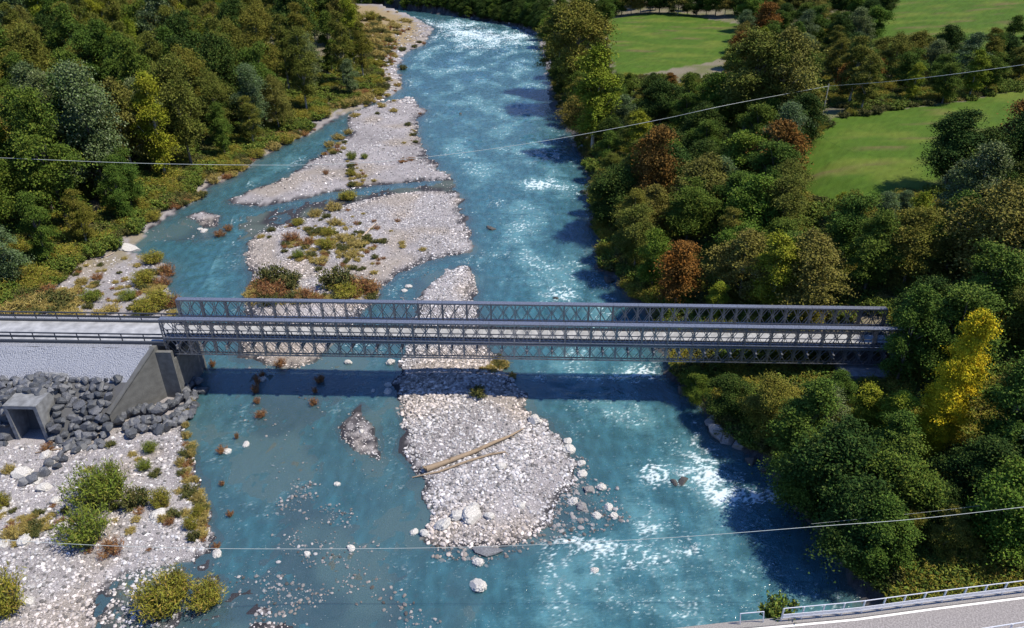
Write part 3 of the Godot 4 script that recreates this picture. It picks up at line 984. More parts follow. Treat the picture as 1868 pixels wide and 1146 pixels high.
func make_riprap():
	var shades := ["riprap_a", "riprap_a", "riprap_b", "riprap_b", "riprap_c"]
	var label := "dark grey riprap boulder heaped around the box culvert"
	for row in 10:
		var z := 4.7 + row * 0.74
		var n := 25
		for k in n:
			var x := -20.2 + k * 0.8 + (row % 2) * 0.4 + rng.randf_range(-0.25, 0.25)
			if x > -1.75 - (z - 1.25) * 0.54 and z < 8.2: continue
			if x > -3.8: continue
			if x > -14.6 and x < -10.2 and z > 8.1: continue
			var h := fill_height(x, z)
			if x > -14.8 and x < -10.1: h = maxf(h, 5.4)
			var r := 0.42 + 0.46 * pow(rng.randf(), 1.4)
			if row == 0: r *= 0.8
			put_rock("boulder", B(x, maxf(h, 0.5) + 0.15 + rng.randf() * 0.2, z + rng.randf_range(-0.2, 0.2)), Vector3(r * rng.randf_range(0.95, 1.35), r * rng.randf_range(0.7, 0.95), r), mats[shades[rng.randi() % 5]], label, "riprap boulders around the culvert")
	# skirt round the foot of the abutment
	var foot := [[218, 770], [240, 755], [262, 752], [285, 750], [306, 742], [322, 730], [336, 716], [344, 702], [352, 690], [365, 690]]
	for i in foot.size() - 1:
		for s in 3:
			for lane in 3:
				var t := (s + rng.randf() * 0.5) / 3.0
				var px := lerpf(foot[i][0], foot[i + 1][0], t) + lane * 5.0 + rng.randf_range(-3, 3)
				var py := lerpf(foot[i][1], foot[i + 1][1], t) + lane * 13.0 + rng.randf_range(-3, 3)
				if i > 6 and lane == 2: continue
				var p := at_h(px, py, 1.1)
				p.y = ground(p.x, p.z) + 0.35 + (0.5 if lane == 0 else 0.1)
				var r := rng.randf_range(0.5, 0.8)
				put_rock("boulder", p, Vector3(r * 1.15, r * 0.85, r), mats[shades[rng.randi() % 5]], "dark grey riprap boulder piled at the foot of the concrete abutment", "riprap boulders at the abutment foot")
	for q in [[158, 806], [148, 815], [132, 812], [126, 824], [112, 834], [120, 843], [103, 842], [92, 852], [108, 857], [80, 862], [70, 873], [86, 868], [60, 882], [44, 884], [140, 826], [172, 800]]:
		var p := hit(q[0], q[1])
		var r := rng.randf_range(0.5, 0.72)
		put_rock("boulder", p + Vector3(0, 0.25, 0), Vector3(r * 1.2, r * 0.85, r), mats[shades[rng.randi() % 5]], "dark boulder in the single file leading from the riprap across the pale gravel", "file of dark boulders on the gravel")
	var wl := "white boulder lying on the cobble bar beside the driftwood log"
	for q in [[808, 962, 0.75], [834, 944, 0.62], [860, 946, 0.95], [892, 948, 0.5], [975, 772, 0.75], [1037, 826, 0.65], [1035, 808, 0.5], [915, 852, 0.5], [866, 925, 0.4], [950, 928, 0.4]]:
		put_rock("white_boulder", hit(q[0], q[1]) + Vector3(0, q[2] * 0.25, 0), Vector3(q[2] * 1.15, q[2] * 0.75, q[2]), mats.white_stone, wl, "white boulders on the cobble bar")
	for q in [[872, 1068, 0.72], [872, 1025, 0.5], [635, 661, 0.5], [712, 660, 0.62], [708, 702, 0.4], [707, 714, 0.5], [745, 522, 0.5], [738, 530, 0.4], [478, 692, 0.45], [680, 712, 0.3], [660, 790, 0.25], [755, 970, 0.4], [1062, 865, 0.5], [1075, 893, 0.55], [1062, 925, 0.55], [1098, 888, 0.5], [1120, 940, 0.4], [1090, 940, 0.45], [1045, 915, 0.5], [415, 822, 0.45], [448, 810, 0.4], [395, 1010, 0.45], [615, 882, 0.3], [1085, 1040, 0.35], [372, 422, 0.6], [365, 418, 0.45], [775, 975, 0.4], [1060, 846, 0.45], [1110, 925, 0.45], [640, 1000, 0.35], [560, 1010, 0.3]]:
		var p := at_h(q[0], q[1], 0.05)
		p.y = maxf(ground(p.x, p.z), -0.12) + q[2] * 0.2
		put_rock("river_boulder", p, Vector3(q[2] * 1.25, q[2] * 0.7, q[2]), mats.white_stone if q[2] != 0.55 else mats.grey_stone, "pale boulder standing in the shallow water of the river", "boulders in the shallow water")
	for q in [[290, 942, 0.8], [45, 991, 0.65], [68, 880, 0.5], [80, 892, 0.6], [103, 918, 0.5], [42, 868, 0.8], [85, 836, 0.55], [95, 846, 0.5], [5, 936, 0.6], [118, 964, 0.5], [55, 1104, 0.5], [10, 998, 0.5], [190, 1005, 0.4]]:
		put_rock("white_boulder", hit(q[0], q[1]) + Vector3(0, q[2] * 0.2, 0), Vector3(q[2] * 1.2, q[2] * 0.7, q[2]), mats.white_stone, "white boulder on the gravel plain below the culvert", "white boulders on the gravel plain")
	put_rock("white_boulder", hit(235, 455) + Vector3(0, 0.2, 0), Vector3(2.4, 0.7, 1.2), mats.white_stone, "broad low pale boulder at the mouth of the side channel", "")
	for q in [[1310, 792, 1.5], [1325, 800, 1.2], [1350, 812, 1.0], [1300, 770, 1.0], [1425, 872, 0.9], [1440, 868, 0.8], [1470, 930, 0.8], [1062, 272, 1.2], [1050, 265, 1.0], [1072, 262, 1.1], [1497, 962, 0.7], [1110, 510, 0.9], [1130, 520, 0.8], [1370, 838, 0.7], [1395, 855, 0.6], [1480, 945, 0.6], [1245, 712, 0.8], [1065, 350, 0.8], [1020, 205, 0.8]]:
		var p := at_h(q[0], q[1], 0.3)
		put_rock("bank_rock", Vector3(p.x, maxf(ground(p.x, p.z), 0.0) + q[2] * 0.2, p.z), Vector3(q[2] * 1.2, q[2] * 0.8, q[2]), mats.grey_stone if q[2] > 0.95 else mats.dark_stone, "grey rock jutting into the river from the wooded meadow bank", "rocks along the meadow bank")
	for q in [[898, 418, 0.6], [840, 208, 0.5], [1245, 878, 0.6], [890, 415, 0.4], [1230, 880, 0.45], [1015, 545, 0.4]]:
		var p := at_h(q[0], q[1], 0.0)
		put_rock("bank_rock", p + Vector3(0, 0.05, 0), Vector3(q[2] * 1.6, q[2] * 0.7, q[2]), mats.dark_stone, "dark wet rock breaking the surface of the main channel", "rocks in the main channel")
	var so = solo("stone_slab", rocks[3], mats.riprap_c, at_h(890, 1006, 0.15))
	so.rotation = Vector3(0.1, -0.12, 0.03)
	so.scale = Vector3(1.6, 0.28, 0.75)
	tag(so, "flat dark grey stone slab at the tip of the cobble bar", "slab")

func make_gravel():
	var xf := []
	var cols := []
	var gm := vcol("cobbles", 0.85)
	var zones := [["bar3", 30.0, 0.09, 0.34], ["bar2", 13.0, 0.09, 0.28], ["bar1", 1.6, 0.2, 0.42], ["shoal3", 7.0, 0.10, 0.40], ["shoal2", 9.0, 0.08, 0.28], ["spit1", 4, 0.12, 0.3], ["spit2", 4, 0.12, 0.3], ["shoal1", 6, 0.1, 0.22], ["shoal4", 0.8, 0.1, 0.3], ["shoal5", 0.8, 0.15, 0.35], ["isle", 3, 0.15, 0.3], ["shoal6", 2.0, 0.1, 0.25], ["shoal7", 1.6, 0.12, 0.3], ["shoal8", 1.2, 0.1, 0.3], ["shoal9", 5.0, 0.06, 0.22]]
	var all := polys
	for zn in zones:
		var p: PackedVector2Array = all[zn[0]]
		var lo := p[0]; var hi := p[0]
		for q in p:
			lo = Vector2(minf(lo.x, q.x), minf(lo.y, q.y)); hi = Vector2(maxf(hi.x, q.x), maxf(hi.y, q.y))
		lo -= Vector2(1, 1); hi += Vector2(1, 1)
		var z := lo.y
		while z < hi.y:
			if z > -15.0: break
			polys = {zn[0]: p}
			prep(z, 0.1)
			var n := int((hi.x - lo.x) * 0.5 * float(zn[1]))
			for k in n:
				var x := rng.randf_range(lo.x, hi.x)
				var zz := z + rng.randf() * 0.5
				if not inside(zn[0], x + n2.get_noise_2d(x * 2, zz * 2) * 1.3): continue
				var shoal: bool = zn[0].begins_with("shoal")
				if shoal and n1.get_noise_2d(x * 2.4 + 40.0, zz * 2.4) < (-1.0 if zn[0] in ["shoal1", "shoal3"] else 0.02 + rng.randfn() * 0.12): continue
				var r: float = zn[2] + (zn[3] - zn[2]) * pow(rng.randf(), 3.0)
				var band := n1.get_noise_2d(x * 0.9 + 210.0, zz * 0.9)
				if not shoal and band < -0.12 and rng.randf() < 0.4: continue
				if band > 0.15: r *= 1.25
				add_stone(xf, cols, x, zz, r * 0.55, shoal)
			z += 0.5
	polys = all
	# banks
	for k in 42000:
		var px := rng.randf_range(-30, 420)
		var py := rng.randf_range(470, 1146)
		var p := at_h(px, py, 0.5)
		if p.z < -73 and p.z > -90 and p.x < -36: continue
		if p.z < -64.5 and p.z > -75 and p.x < -46: continue
		if p.z < -68 and p.z > -75 and p.x < -40: continue
		if ground(p.x, p.z) < 0.02: continue
		add_stone(xf, cols, p.x, p.z, (0.035 + 0.15 * pow(rng.randf(), 6.0)), false)
	for k in 3500:
		var px := rng.randf_range(640, 990)
		var py := rng.randf_range(25, 190)
		var p := at_h(px, py, 0.3)
		var h := ground(p.x, p.z)
		if h < 0.0 or h > 1.2: continue
		add_stone(xf, cols, p.x, p.z, rng.randf_range(0.2, 0.5), false)
	scatter("gravel", pebbles, xf, cols, gm)
	stage("gravel %d" % xf.size())
func add_stone(xf, cols, x, z, r, wetish):
	var h := ground(x, z)
	if wetish and rng.randf() < 0.7: h = maxf(h, -r * 0.25)
	if h < -0.3: return
	var b := Basis.from_euler(Vector3(rng.randf_range(-0.4, 0.4), rng.randf() * TAU, 0)).scaled(Vector3.ONE)
	b = b * Basis.from_scale(Vector3(r * rng.randf_range(1.0, 1.5), r * rng.randf_range(0.55, 0.85), r))
	xf.append(Transform3D(b, Vector3(x, h + r * 0.15, z)))
	var g := 0.17 + 0.33 * rng.randf()
	if rng.randf() < 0.06: g = 0.62
	if rng.randf() < 0.12: g = 0.10
	var warm := rng.randf() * 0.06 + 0.09 * smoothstep(-0.05, 0.45, n1.get_noise_2d(x * 0.6 + 80.0, z * 0.6))
	if h + r * 0.4 < 0.06: g *= 0.5
	cols.append(Color(g * (1.0 + warm), g, g * (1.03 - warm * 0.9)))

# ---------------------------------------------------------------- foam
func make_foam():
	var fm := mat("foam_white", Color(lin(0.74, 0.80, 0.82), 0.45), 0.7)
	fm.transparency = BaseMaterial3D.TRANSPARENCY_ALPHA
	var meshes := []
	for k in 4:
		var g := RandomNumberGenerator.new()
		g.seed = 900 + k
		var mb := MB.new()
		var n := 9
		var ring := []
		for i in n:
			var a := TAU * i / n
			var r := g.randf_range(0.45, 1.0)
			ring.append(Vector3(cos(a) * r, -0.05, sin(a) * r * 0.36 + 0.45 * (k - 1.5) * 0.4 * cos(a) * cos(a)))
		for i in n: mb.tri(Vector3(0, 0.16, 0.1), ring[i], ring[(i + 1) % n])
		meshes.append(mb.mesh())
	var xf := []
	var cols := []
	# rapids: px, py, half length along the flow line, half width, flakes
	var spots := [[1300, 880, 60, 26, 700], [1230, 862, 55, 16, 420], [1340, 912, 40, 10, 320], [1185, 868, 22, 22, 260], [1400, 905, 50, 14, 260], [1260, 820, 50, 20, 120], [1060, 690, 40, 10, 110], [1180, 680, 60, 16, 260], [1130, 690, 40, 10, 130], [985, 690, 16, 12, 130], [1060, 735, 34, 14, 110], [1250, 1000, 34, 16, 260], [1100, 1000, 90, 18, 360], [1180, 1030, 70, 16, 160], [1020, 985, 60, 8, 160], [1025, 540, 36, 14, 260], [1090, 520, 40, 10, 110], [915, 465, 34, 7, 120], [935, 440, 30, 6, 60], [910, 370, 24, 8, 130], [985, 335, 40, 8, 200], [1000, 345, 30, 6, 80], [855, 298, 14, 3, 50], [970, 297, 16, 4, 70], [905, 234, 14, 3, 50], [915, 200, 14, 3, 50], [985, 236, 12, 3, 40], [835, 127, 10, 2, 30], [870, 145, 10, 2, 20], [850, 60, 60, 10, 260], [900, 70, 60, 10, 260], [830, 45, 50, 7, 200], [950, 65, 30, 8, 120], [870, 85, 70, 8, 140], [780, 40, 30, 5, 80], [1060, 640, 40, 8, 60], [950, 410, 40, 10, 50], [1000, 480, 50, 10, 60], [1130, 760, 60, 16, 70], [1050, 780, 20, 16, 40], [1400, 960, 60, 20, 60], [1350, 1040, 80, 20, 60], [1140, 1100, 60, 26, 70], [1260, 1110, 80, 26, 60], [1200, 960, 60, 14, 80], [840, 478, 20, 2, 60], [700, 8, 60, 3, 60]]
	var veil := vcol("foam_veil", 0.8)
	veil.albedo_color = Color(lin(0.68, 0.75, 0.77), 0.82)
	veil.transparency = BaseMaterial3D.TRANSPARENCY_ALPHA
	foam_sheet(spots, veil)
	for s in spots:
		for k in s[4] * 2:
			var a := rng.randf() * TAU
			var r := sqrt(rng.randf())
			var px: float = s[0] + cos(a) * r * s[2] + rng.randfn() * 4.0
			var py: float = s[1] + sin(a) * r * s[3]
			var p := at_h(px, py, 0.0)
			if n2.get_noise_2d(p.x * 4.0, p.z * 11.0) + 0.7 * n3.get_noise_2d(p.x * 2.0, p.z * 6.0) < -0.02 + 0.42 * r * r + rng.randfn() * 0.07: continue
			add_foam(xf, cols, p, (0.02 + 0.07 * pow(rng.randf(), 2.5)) * (1.0 + -p.z * 0.006))
	for k in 20000:
		var p := Vector3(rng.randf_range(-50, 45), 0, -rng.randf_range(34, 360))
		if -ground(p.x, p.z) < 0.3: continue
		if n1.get_noise_2d(p.x * 1.3 + 500.0, p.z * 0.8) + 0.5 * n2.get_noise_2d(p.x * 2.0, p.z * 6.0) < 0.36: continue
		add_foam(xf, cols, p, rng.randf_range(0.02, 0.09) * (1.0 - p.z * 0.005))
	for k in 30000:
		var dist := 36.0 + 200.0 * pow(rng.randf(), 2.0)
		var p := Vector3(rng.randf_range(-48, 42), 0, -dist)
		if -ground(p.x, p.z) < 0.12: continue
		if n2.get_noise_2d(p.x * 1.0 + 70.0, p.z * 2.0) < 0.0: continue
		add_foam(xf, cols, p, rng.randf_range(0.012, 0.04) * (1.0 - p.z * 0.006))
	scatter("foam", meshes, xf, cols, fm)
	stage("foam %d" % xf.size())
func foam_sheet(spots: Array, material):
	var rows := 900
	var cols := 480
	var fl := FastNoiseLite.new()
	fl.seed = 61
	fl.frequency = 0.5
	fl.fractal_octaves = 3
	var wp := FastNoiseLite.new()
	wp.seed = 62
	wp.frequency = 0.16
	var sp := []
	for s in spots:
		var c := at_h(s[0], s[1], 0.0)
		sp.append([c.x, c.z, absf(at_h(s[0] + s[2], s[1], 0.0).x - c.x), absf(at_h(s[0], s[1] + s[3], 0.0).z - c.z) + 0.3, clampf(s[4] / 220.0, 0.35, 1.0)])
	var v := PackedVector3Array(); v.resize(rows * cols)
	var n := PackedVector3Array(); n.resize(rows * cols)
	var c := PackedColorArray(); c.resize(rows * cols)
	n.fill(Vector3.UP)
	for i in rows:
		var dist := 34.0 * exp(i / (rows - 1.0) * log(400.0 / 34.0))
		var x0 := lerpf(-46.0, -62.0, smoothstep(60.0, 200.0, dist))
		var near := []
		for q in sp:
			if absf(-dist - q[1]) < q[3] * 2.2: near.append(q)
		for j in cols:
			var x := lerpf(x0, 44.0, j / (cols - 1.0))
			var deep := -ground(x, -dist)
			var al := 0.0
			var milky := 0.0
			if deep > 0.1:
				var f := 0.0
				for q in near:
					var a: float = (x - q[0]) / q[2]
					var b: float = (-dist - q[1]) / q[3]
					f += q[4] * exp(-(a * a + b * b) * 1.1)
				f = minf(f, 1.1)
				var wx := wp.get_noise_2d(x, dist) * 3.0
				var wz := wp.get_noise_2d(x + 90.0, dist) * 2.0
				var ridge := 1.0 - absf(fl.get_noise_2d((x + wx) * 0.55, (dist + wz) * 1.3)) * 2.4
				var grain := fl.get_noise_2d(x * 3.2, dist * 7.0)
				var calm := n1.get_noise_2d(x * 1.3 + 500.0, -dist * 0.8)
				var mood := f * 0.58 + smoothstep(-0.1, 0.5, calm) * 0.30 + smoothstep(240.0, 300.0, dist) * 0.1
				al = smoothstep(0.72, 1.3, ridge * 0.62 + grain * 0.5 + mood) * smoothstep(0.1, 0.4, deep)
				var milk := smoothstep(-0.25, 0.55, calm + 0.35 * wp.get_noise_2d(x * 1.7, dist * 4.0) + 0.3 * grain + f * 0.5)
				milky = 0.2 * milk * smoothstep(0.3, 0.8, deep)
			v[i * cols + j] = Vector3(x, 0.035 + al * 0.05, -dist)
			var tone := Color(0.42, 0.86, 0.92).lerp(Color.WHITE, clampf(al / (al + milky + 0.001), 0.0, 1.0))
			tone.a = minf(maxf(al * 1.1, milky), 0.95)
			c[i * cols + j] = tone
	var idx := PackedInt32Array()
	for i in rows - 1:
		for j in cols - 1:
			var o := i * cols + j
			if c[o].a + c[o + 1].a + c[o + cols].a + c[o + cols + 1].a < 0.04: continue
			idx.append_array(PackedInt32Array([o, o + cols, o + cols + 1, o, o + cols + 1, o + 1]))
	var arr := []
	arr.resize(Mesh.ARRAY_MAX)
	arr[Mesh.ARRAY_VERTEX] = v
	arr[Mesh.ARRAY_NORMAL] = n
	arr[Mesh.ARRAY_COLOR] = c
	arr[Mesh.ARRAY_INDEX] = idx
	var m := ArrayMesh.new()
	m.add_surface_from_arrays(Mesh.PRIMITIVE_TRIANGLES, arr)
	var o = solo("foam", m, material)
	o.set_meta("kind", "stuff")
	tag(o, "thin white foam veils drifting over the turquoise river", "foam")
	stage("foam sheet %d" % idx.size())
func add_foam(xf, cols, p: Vector3, r: float):
	if ground(p.x, p.z) > -0.1: return
	var b := Basis.from_euler(Vector3(rng.randf_range(-0.25, 0.25), rng.randf_range(-0.5, 0.5), rng.randf_range(-0.2, 0.2))) * Basis.from_scale(Vector3(r * 1.5, r * 0.5, r))
	xf.append(Transform3D(b, p + Vector3(0, 0.05 + rng.randf() * 0.05, 0)))
	cols.append(Color.WHITE)

# ---------------------------------------------------------------- woods
func along(line: Array, y: float) -> float:
	for i in line.size() - 1:
		if y <= line[i + 1][1]:
			return lerpf(line[i][0], line[i + 1][0], clampf((y - line[i][1]) / (line[i + 1][1] - line[i][1]), 0.0, 1.0))
	return line[line.size() - 1][0]
func along_x(line: Array, x: float) -> float:
	for i in line.size() - 1:
		if x <= line[i + 1][0]:
			return lerpf(line[i][1], line[i + 1][1], clampf((x - line[i][0]) / float(line[i + 1][0] - line[i][0]), 0.0, 1.0))
	return line[line.size() - 1][1]
const SHORE_R := [[985, 0], [985, 70], [995, 110], [1003, 150], [1006, 190], [1032, 235], [1048, 262], [1068, 300], [1076, 340], [1076, 400], [1085, 430], [1092, 490], [1128, 520], [1158, 560], [1190, 600], [1212, 650], [1220, 690], [1265, 725], [1295, 770], [1320, 805], [1370, 832], [1410, 865], [1450, 882], [1475, 925], [1490, 960], [1530, 1020], [1570, 1090], [1610, 1200]]
const EDGE_L := [[605, 0], [625, 40], [690, 130], [700, 150], [600, 205], [540, 245], [460, 290], [380, 338], [300, 392], [215, 444], [140, 488], [95, 535], [0, 572]]
# what the wood leaves in view: [x0, y0, x1, y1, nearer than]
const CLEAR := [[1500, 215, 1685, 348, 112], [1118, 30, 1320, 132, 250], [1630, 0, 1750, 40, 250], [290, 535, 1440, 662, 84], [1440, 535, 1636, 628, 84], [1548, 668, 1622, 712, 75], [1685, 572, 1800, 850, 66], [1495, 150, 1530, 218, 170], [1380, 1062, 1868, 1146, 45], [1180, 215, 1240, 330, 98], [1660, 190, 1720, 230, 110]]
func fits(at: Vector3, h: float, r: float, right: bool) -> float:
	var b := to_px(at)
	var top := to_px(at + Vector3(0, h, 0))
	var wpx := r * FOCAL / (-at.z * cos(deg_to_rad(PITCH)) + (EYE.y - at.y) * 0.5)
	for c in CLEAR:
		if -at.z < c[4] and b.x + wpx > c[0] and b.x - wpx < c[2] and top.y < c[3] and b.y > c[1]:
			if b.y <= c[3]: return 0.0
			h *= clampf((b.y - c[3]) / (b.y - top.y), 0.0, 1.0)
			top = to_px(at + Vector3(0, h, 0))
			if h < 3.0: return 0.0
	for f in [0.3, 0.6, 0.95]:
		var p := to_px(at + Vector3(0, h * f, 0))
		if p.y < 0.0: continue
		if right and -at.z < 392.0 and p.x - wpx * 0.75 < along(SHORE_R, p.y) - 16.0: return 0.0
		if not right and p.x + wpx * 0.6 > along(EDGE_L, p.y) + 40.0: return 0.0
	return h
var taken := []
func free_spot(p: Vector3, gap: float) -> bool:
	for q in taken:
		if Vector2(p.x - q.x, p.z - q.z).length() < gap: return false
	taken.append(p)
	return true
func tree_px(kind, px, dist, y_top, wide, where, group := ""):
	# a tree standing at that distance whose top shows at that height
	var p := at_d(px, 573, dist)
	for k in 3:
		var g := ground(p.x, -dist)
		var mid_y := (g + at_d(px, y_top, dist).y) * 0.5
		var dep: float = dist * cos(deg_to_rad(PITCH)) + (EYE.y - mid_y) * 0.5
		p = Vector3((px - 934.0) / FOCAL * dep, g, -dist)
	var h := at_d(px, y_top, dist).y - p.y
	taken.append(p)
	put_tree(kind, p - Vector3(0, 0.2, 0), maxf(h, 2.5), wide, where, group)
func make_woods():
	var wr := "on the wooded slope of the meadow bank"
	var gr := "trees on the meadow bank"
	var wl := "in the dense wood on the culvert-side bank"
	var gl := "trees of the wood on the culvert-side bank"
	tree_px("poplar", 1745, 60, 566, 0.8, "rising above the dark slope beside the bridge end")
	tree_px("poplar", 1712, 59, 655, 0.9, "standing close against the taller golden poplar")
	tree_px("birch", 1585, 62, 700, 1.3, "in front of the grey bridge abutment", "yellow green trees before the abutment")
	tree_px("birch", 1632, 60, 705, 1.2, "in front of the grey bridge abutment", "yellow green trees before the abutment")
	tree_px("maple", 1852, 46, 850, 1.0, "at the end of the lower cable above the road")
	tree_px("maple", 1195, 100, 415, 0.8, "overhanging the main channel between darker trees")
	tree_px("cherry", 1195, 122, 228, 0.8, "with copper leaves above the river edge cable")
	tree_px("birch", 1085, 172, 75, 1.25, "drooping over the water beside the upper meadow", "yellow green trees by the upper meadow")
	tree_px("ash", 1055, 215, -5, 1.2, "tallest at the river corner of the upper meadow", "tall trees by the upper meadow")
	tree_px("ash_b", 1020, 235, 5, 1.2, "tallest at the river corner of the upper meadow", "tall trees by the upper meadow")
	tree_px("ash", 1370, 158, 50, 1.25, "with a wide domed crown between the two meadows", "domed trees between the meadows")
	tree_px("hazel", 1432, 158, 56, 1.1, "with a wide domed crown between the two meadows")
	tree_px("ash_b", 1562, 172, 64, 1.2, "with a wide domed crown between the two meadows", "domed trees between the meadows")
	tree_px("cherry", 1398, 262, 2, 1.1, "small and crimson among the dark trees behind the upper meadow")
	tree_px("willow", 1470, 255, 18, 1.1, "pale against the dark trees behind the upper meadow")
	tree_px("oak", 1745, 114, 195, 1.2, "standing alone at the edge of the lower meadow", "trees at the lower meadow edge")
	tree_px("oak_b", 1800, 112, 235, 1.15, "standing alone at the edge of the lower meadow", "trees at the lower meadow edge")
	tree_px("oak", 1862, 112, 200, 1.1, "standing alone at the edge of the lower meadow", "trees at the lower meadow edge")
	tree_px("birch", 1310, 89, 508, 1.3, "leaning over the lattice bridge from behind", "trees leaning over the bridge")
	tree_px("alder", 1660, 69, 520, 1.0, "closing off the end of the lattice bridge", "dark trees at the bridge end")
	tree_px("oak", 1690, 74, 500, 1.0, "closing off the end of the lattice bridge", "dark trees at the bridge end")
	for q in [["alder", 1480, 60, 690], ["oak", 1530, 53, 770], ["alder_b", 1625, 51, 800], ["oak_b", 1690, 50, 872], ["oak", 1800, 51, 800], ["alder", 1850, 56, 650], ["ash", 1400, 65, 682], ["oak_b", 1330, 69, 684], ["alder", 1600, 46, 905], ["ash_b", 1730, 46, 925], ["oak", 1560, 48, 870], ["alder_b", 1270, 73, 676], ["ash", 1655, 48, 930], ["alder_b", 1470, 55, 790]]:
		tree_px(q[0], q[1], q[2], q[3], 1.15, "crowding the steep bank between the bridge and the lower road", "crowded trees on the steep bank")
	for px in range(1118, 1620, 17):
		var py := lerpf(14.0, 50.0, (px - 1118) / 500.0)
		var at := at_h(px, py, 9.0)
		at.y = ground(at.x, at.z) - 0.3
		put_tree(["oak", "alder_b", "oak_b", "hazel", "oak"][rng.randi() % 5], at, rng.randf_range(10.0, 15.0), 1.15, "in the dark row behind the upper meadow", "row of trees behind the upper meadow")
		taken.append(at)
	for row in 4:
		for px in range(560, 1000, 13):
			var py := along_x([[560, 0], [690, 4], [800, 16], [880, 28], [950, 40], [1000, 60]], px) - row * 2.6
			var at := at_h(px + rng.randf_range(-5, 5), py, 2.0)
			at.y = ground(at.x, at.z) - 0.3
			put_tree(["oak", "alder_b", "oak_b", "alder", "oak"][rng.randi() % 5], at, rng.randf_range(6.0, 10.0) + row * 2.0, 1.2, "on the far bank beyond the river bend", "trees beyond the river bend")
			taken.append(at)
	var count := 0
	var dist := 35.0
	while dist < 460.0:
		var sp := 4.3 + dist * 0.024
		var x := -60.0
		while x < half_width(dist):
			var p := Vector3(x + rng.randf_range(-0.42, 0.42) * sp, 0, -(dist + rng.randf_range(-0.45, 0.45) * sp))
			x += sp
			prep(p.z)
			if not inside("right", p.x): continue
			if sd("right", p.x, p.z) < 1.0: continue
			if inside("meadow1", p.x) or inside("meadow2", p.x) or inside("meadow3", p.x): continue
			p.y = ground(p.x, p.z) - 0.25
			var bl := (p - bo).dot(bdir)
			var bz := (p - bo).dot(Vector3(-bdir.z, 0, bdir.x))
			if bl < blen + 3.0 and bz > -9.0 and bz < 3.5: continue
			var px := to_px(p)
			if px.x < -120 or px.x > 2060 or px.y < -60 : continue
			if dist < 45.0 and p.x > 14.0 and px.y > 1070.0: continue
			var sel := n1.get_noise_2d(p.x * 1.2, p.z * 1.2) + rng.randfn() * 0.25
			var kind := "oak"
			var roll := rng.randf()
			if dist > 330.0: kind = ["oak", "oak_b", "alder", "ash"][rng.randi() % 4]
			elif sel < -0.25: kind = ["oak", "oak_b", "alder_b"][rng.randi() % 3]
			elif sel < 0.1: kind = ["alder", "alder_b", "ash", "willow"][rng.randi() % 4]
			elif sel < 0.35: kind = ["ash", "ash_b", "alder_b", "maple"][rng.randi() % 4]
			else: kind = ["hazel", "ash", "birch", "ash_b", "birch", "hazel", "cherry"][rng.randi() % 7]
			var h := rng.randf_range(8.5, 14.0)
			var r: float = protos[kind].r / protos[kind].h * h * 1.15
			var got := 0.0
			for f in [1.0, 0.7, 0.5]:
				got = fits(p, h * f, r * f, true)
				if got > 0.0: break
			h = got
			if h < 3.0: continue
			if to_px(p + Vector3(0, h, 0)).y > 1170: continue
			if not free_spot(p, sp * 0.62): continue
			var where := "on the slope between the bridge and the lower road" if dist < 73.0 else ("behind the wooded end of the bridge" if dist < 100.0 else ("beside the lower meadow" if dist < 165.0 else ("beside the upper meadow" if dist < 330.0 else "on the far bank beyond the river bend")))
			if dist < 330.0 and sd("right", p.x, p.z) < 6.0: where = "leaning over the river " + ("below the bridge" if dist < 73.0 else ("past the bridge end" if dist < 100.0 else where))
			put_tree(kind, p, h, 1.15 if h > 6 else 1.35, where, gr if dist < 330.0 else "trees beyond the river bend", size_word(h, 8.0, 11.5))
			count += 1
		dist += sp * 0.9
	for q in [[1290, 118, 330, "leaning bare grey tree over the wooded river slope"], [1815, 76, 600, "bare pale tree among the dark crowns beside the golden poplar"]]:
		var p := at_d(q[0], 573, q[1])
		for k in 3:
			var g := ground(p.x, -q[1])
			p = Vector3((q[0] - 934.0) / FOCAL * (q[1] * 0.866 + (EYE.y - g - 7.0) * 0.5), g, -q[1])
		var h := at_d(q[0], q[2], q[1]).y - p.y
		var bt = thing("bare_tree", q[3], "bare tree", p)
		var mb := MB.new()
		mb.tube([Vector3(0, -0.3, 0), Vector3(0.15, h * 0.5, 0.1), Vector3(-0.1, h, 0)], [0.15, 0.1, 0.03], 6)
		part("trunk", mb.mesh(), mats.pale_bark, bt)
		for k in 11:
			var y := h * rng.randf_range(0.45, 0.92)
			var a := rng.randf() * TAU
			var l := h * rng.randf_range(0.07, 0.16)
			var e := Vector3(cos(a) * l, y + l * 0.9, sin(a) * l)
			mb = MB.new()
			mb.tube([Vector3(0, y, 0), Vector3(e.x * 0.45, y + l * 0.6, e.z * 0.45), e], [0.045, 0.03, 0.012], 5)
			part("limb", mb.mesh(), mats.pale_bark, bt)
	stage("right wood %d" % count)
	count = 0
	dist = 82.0
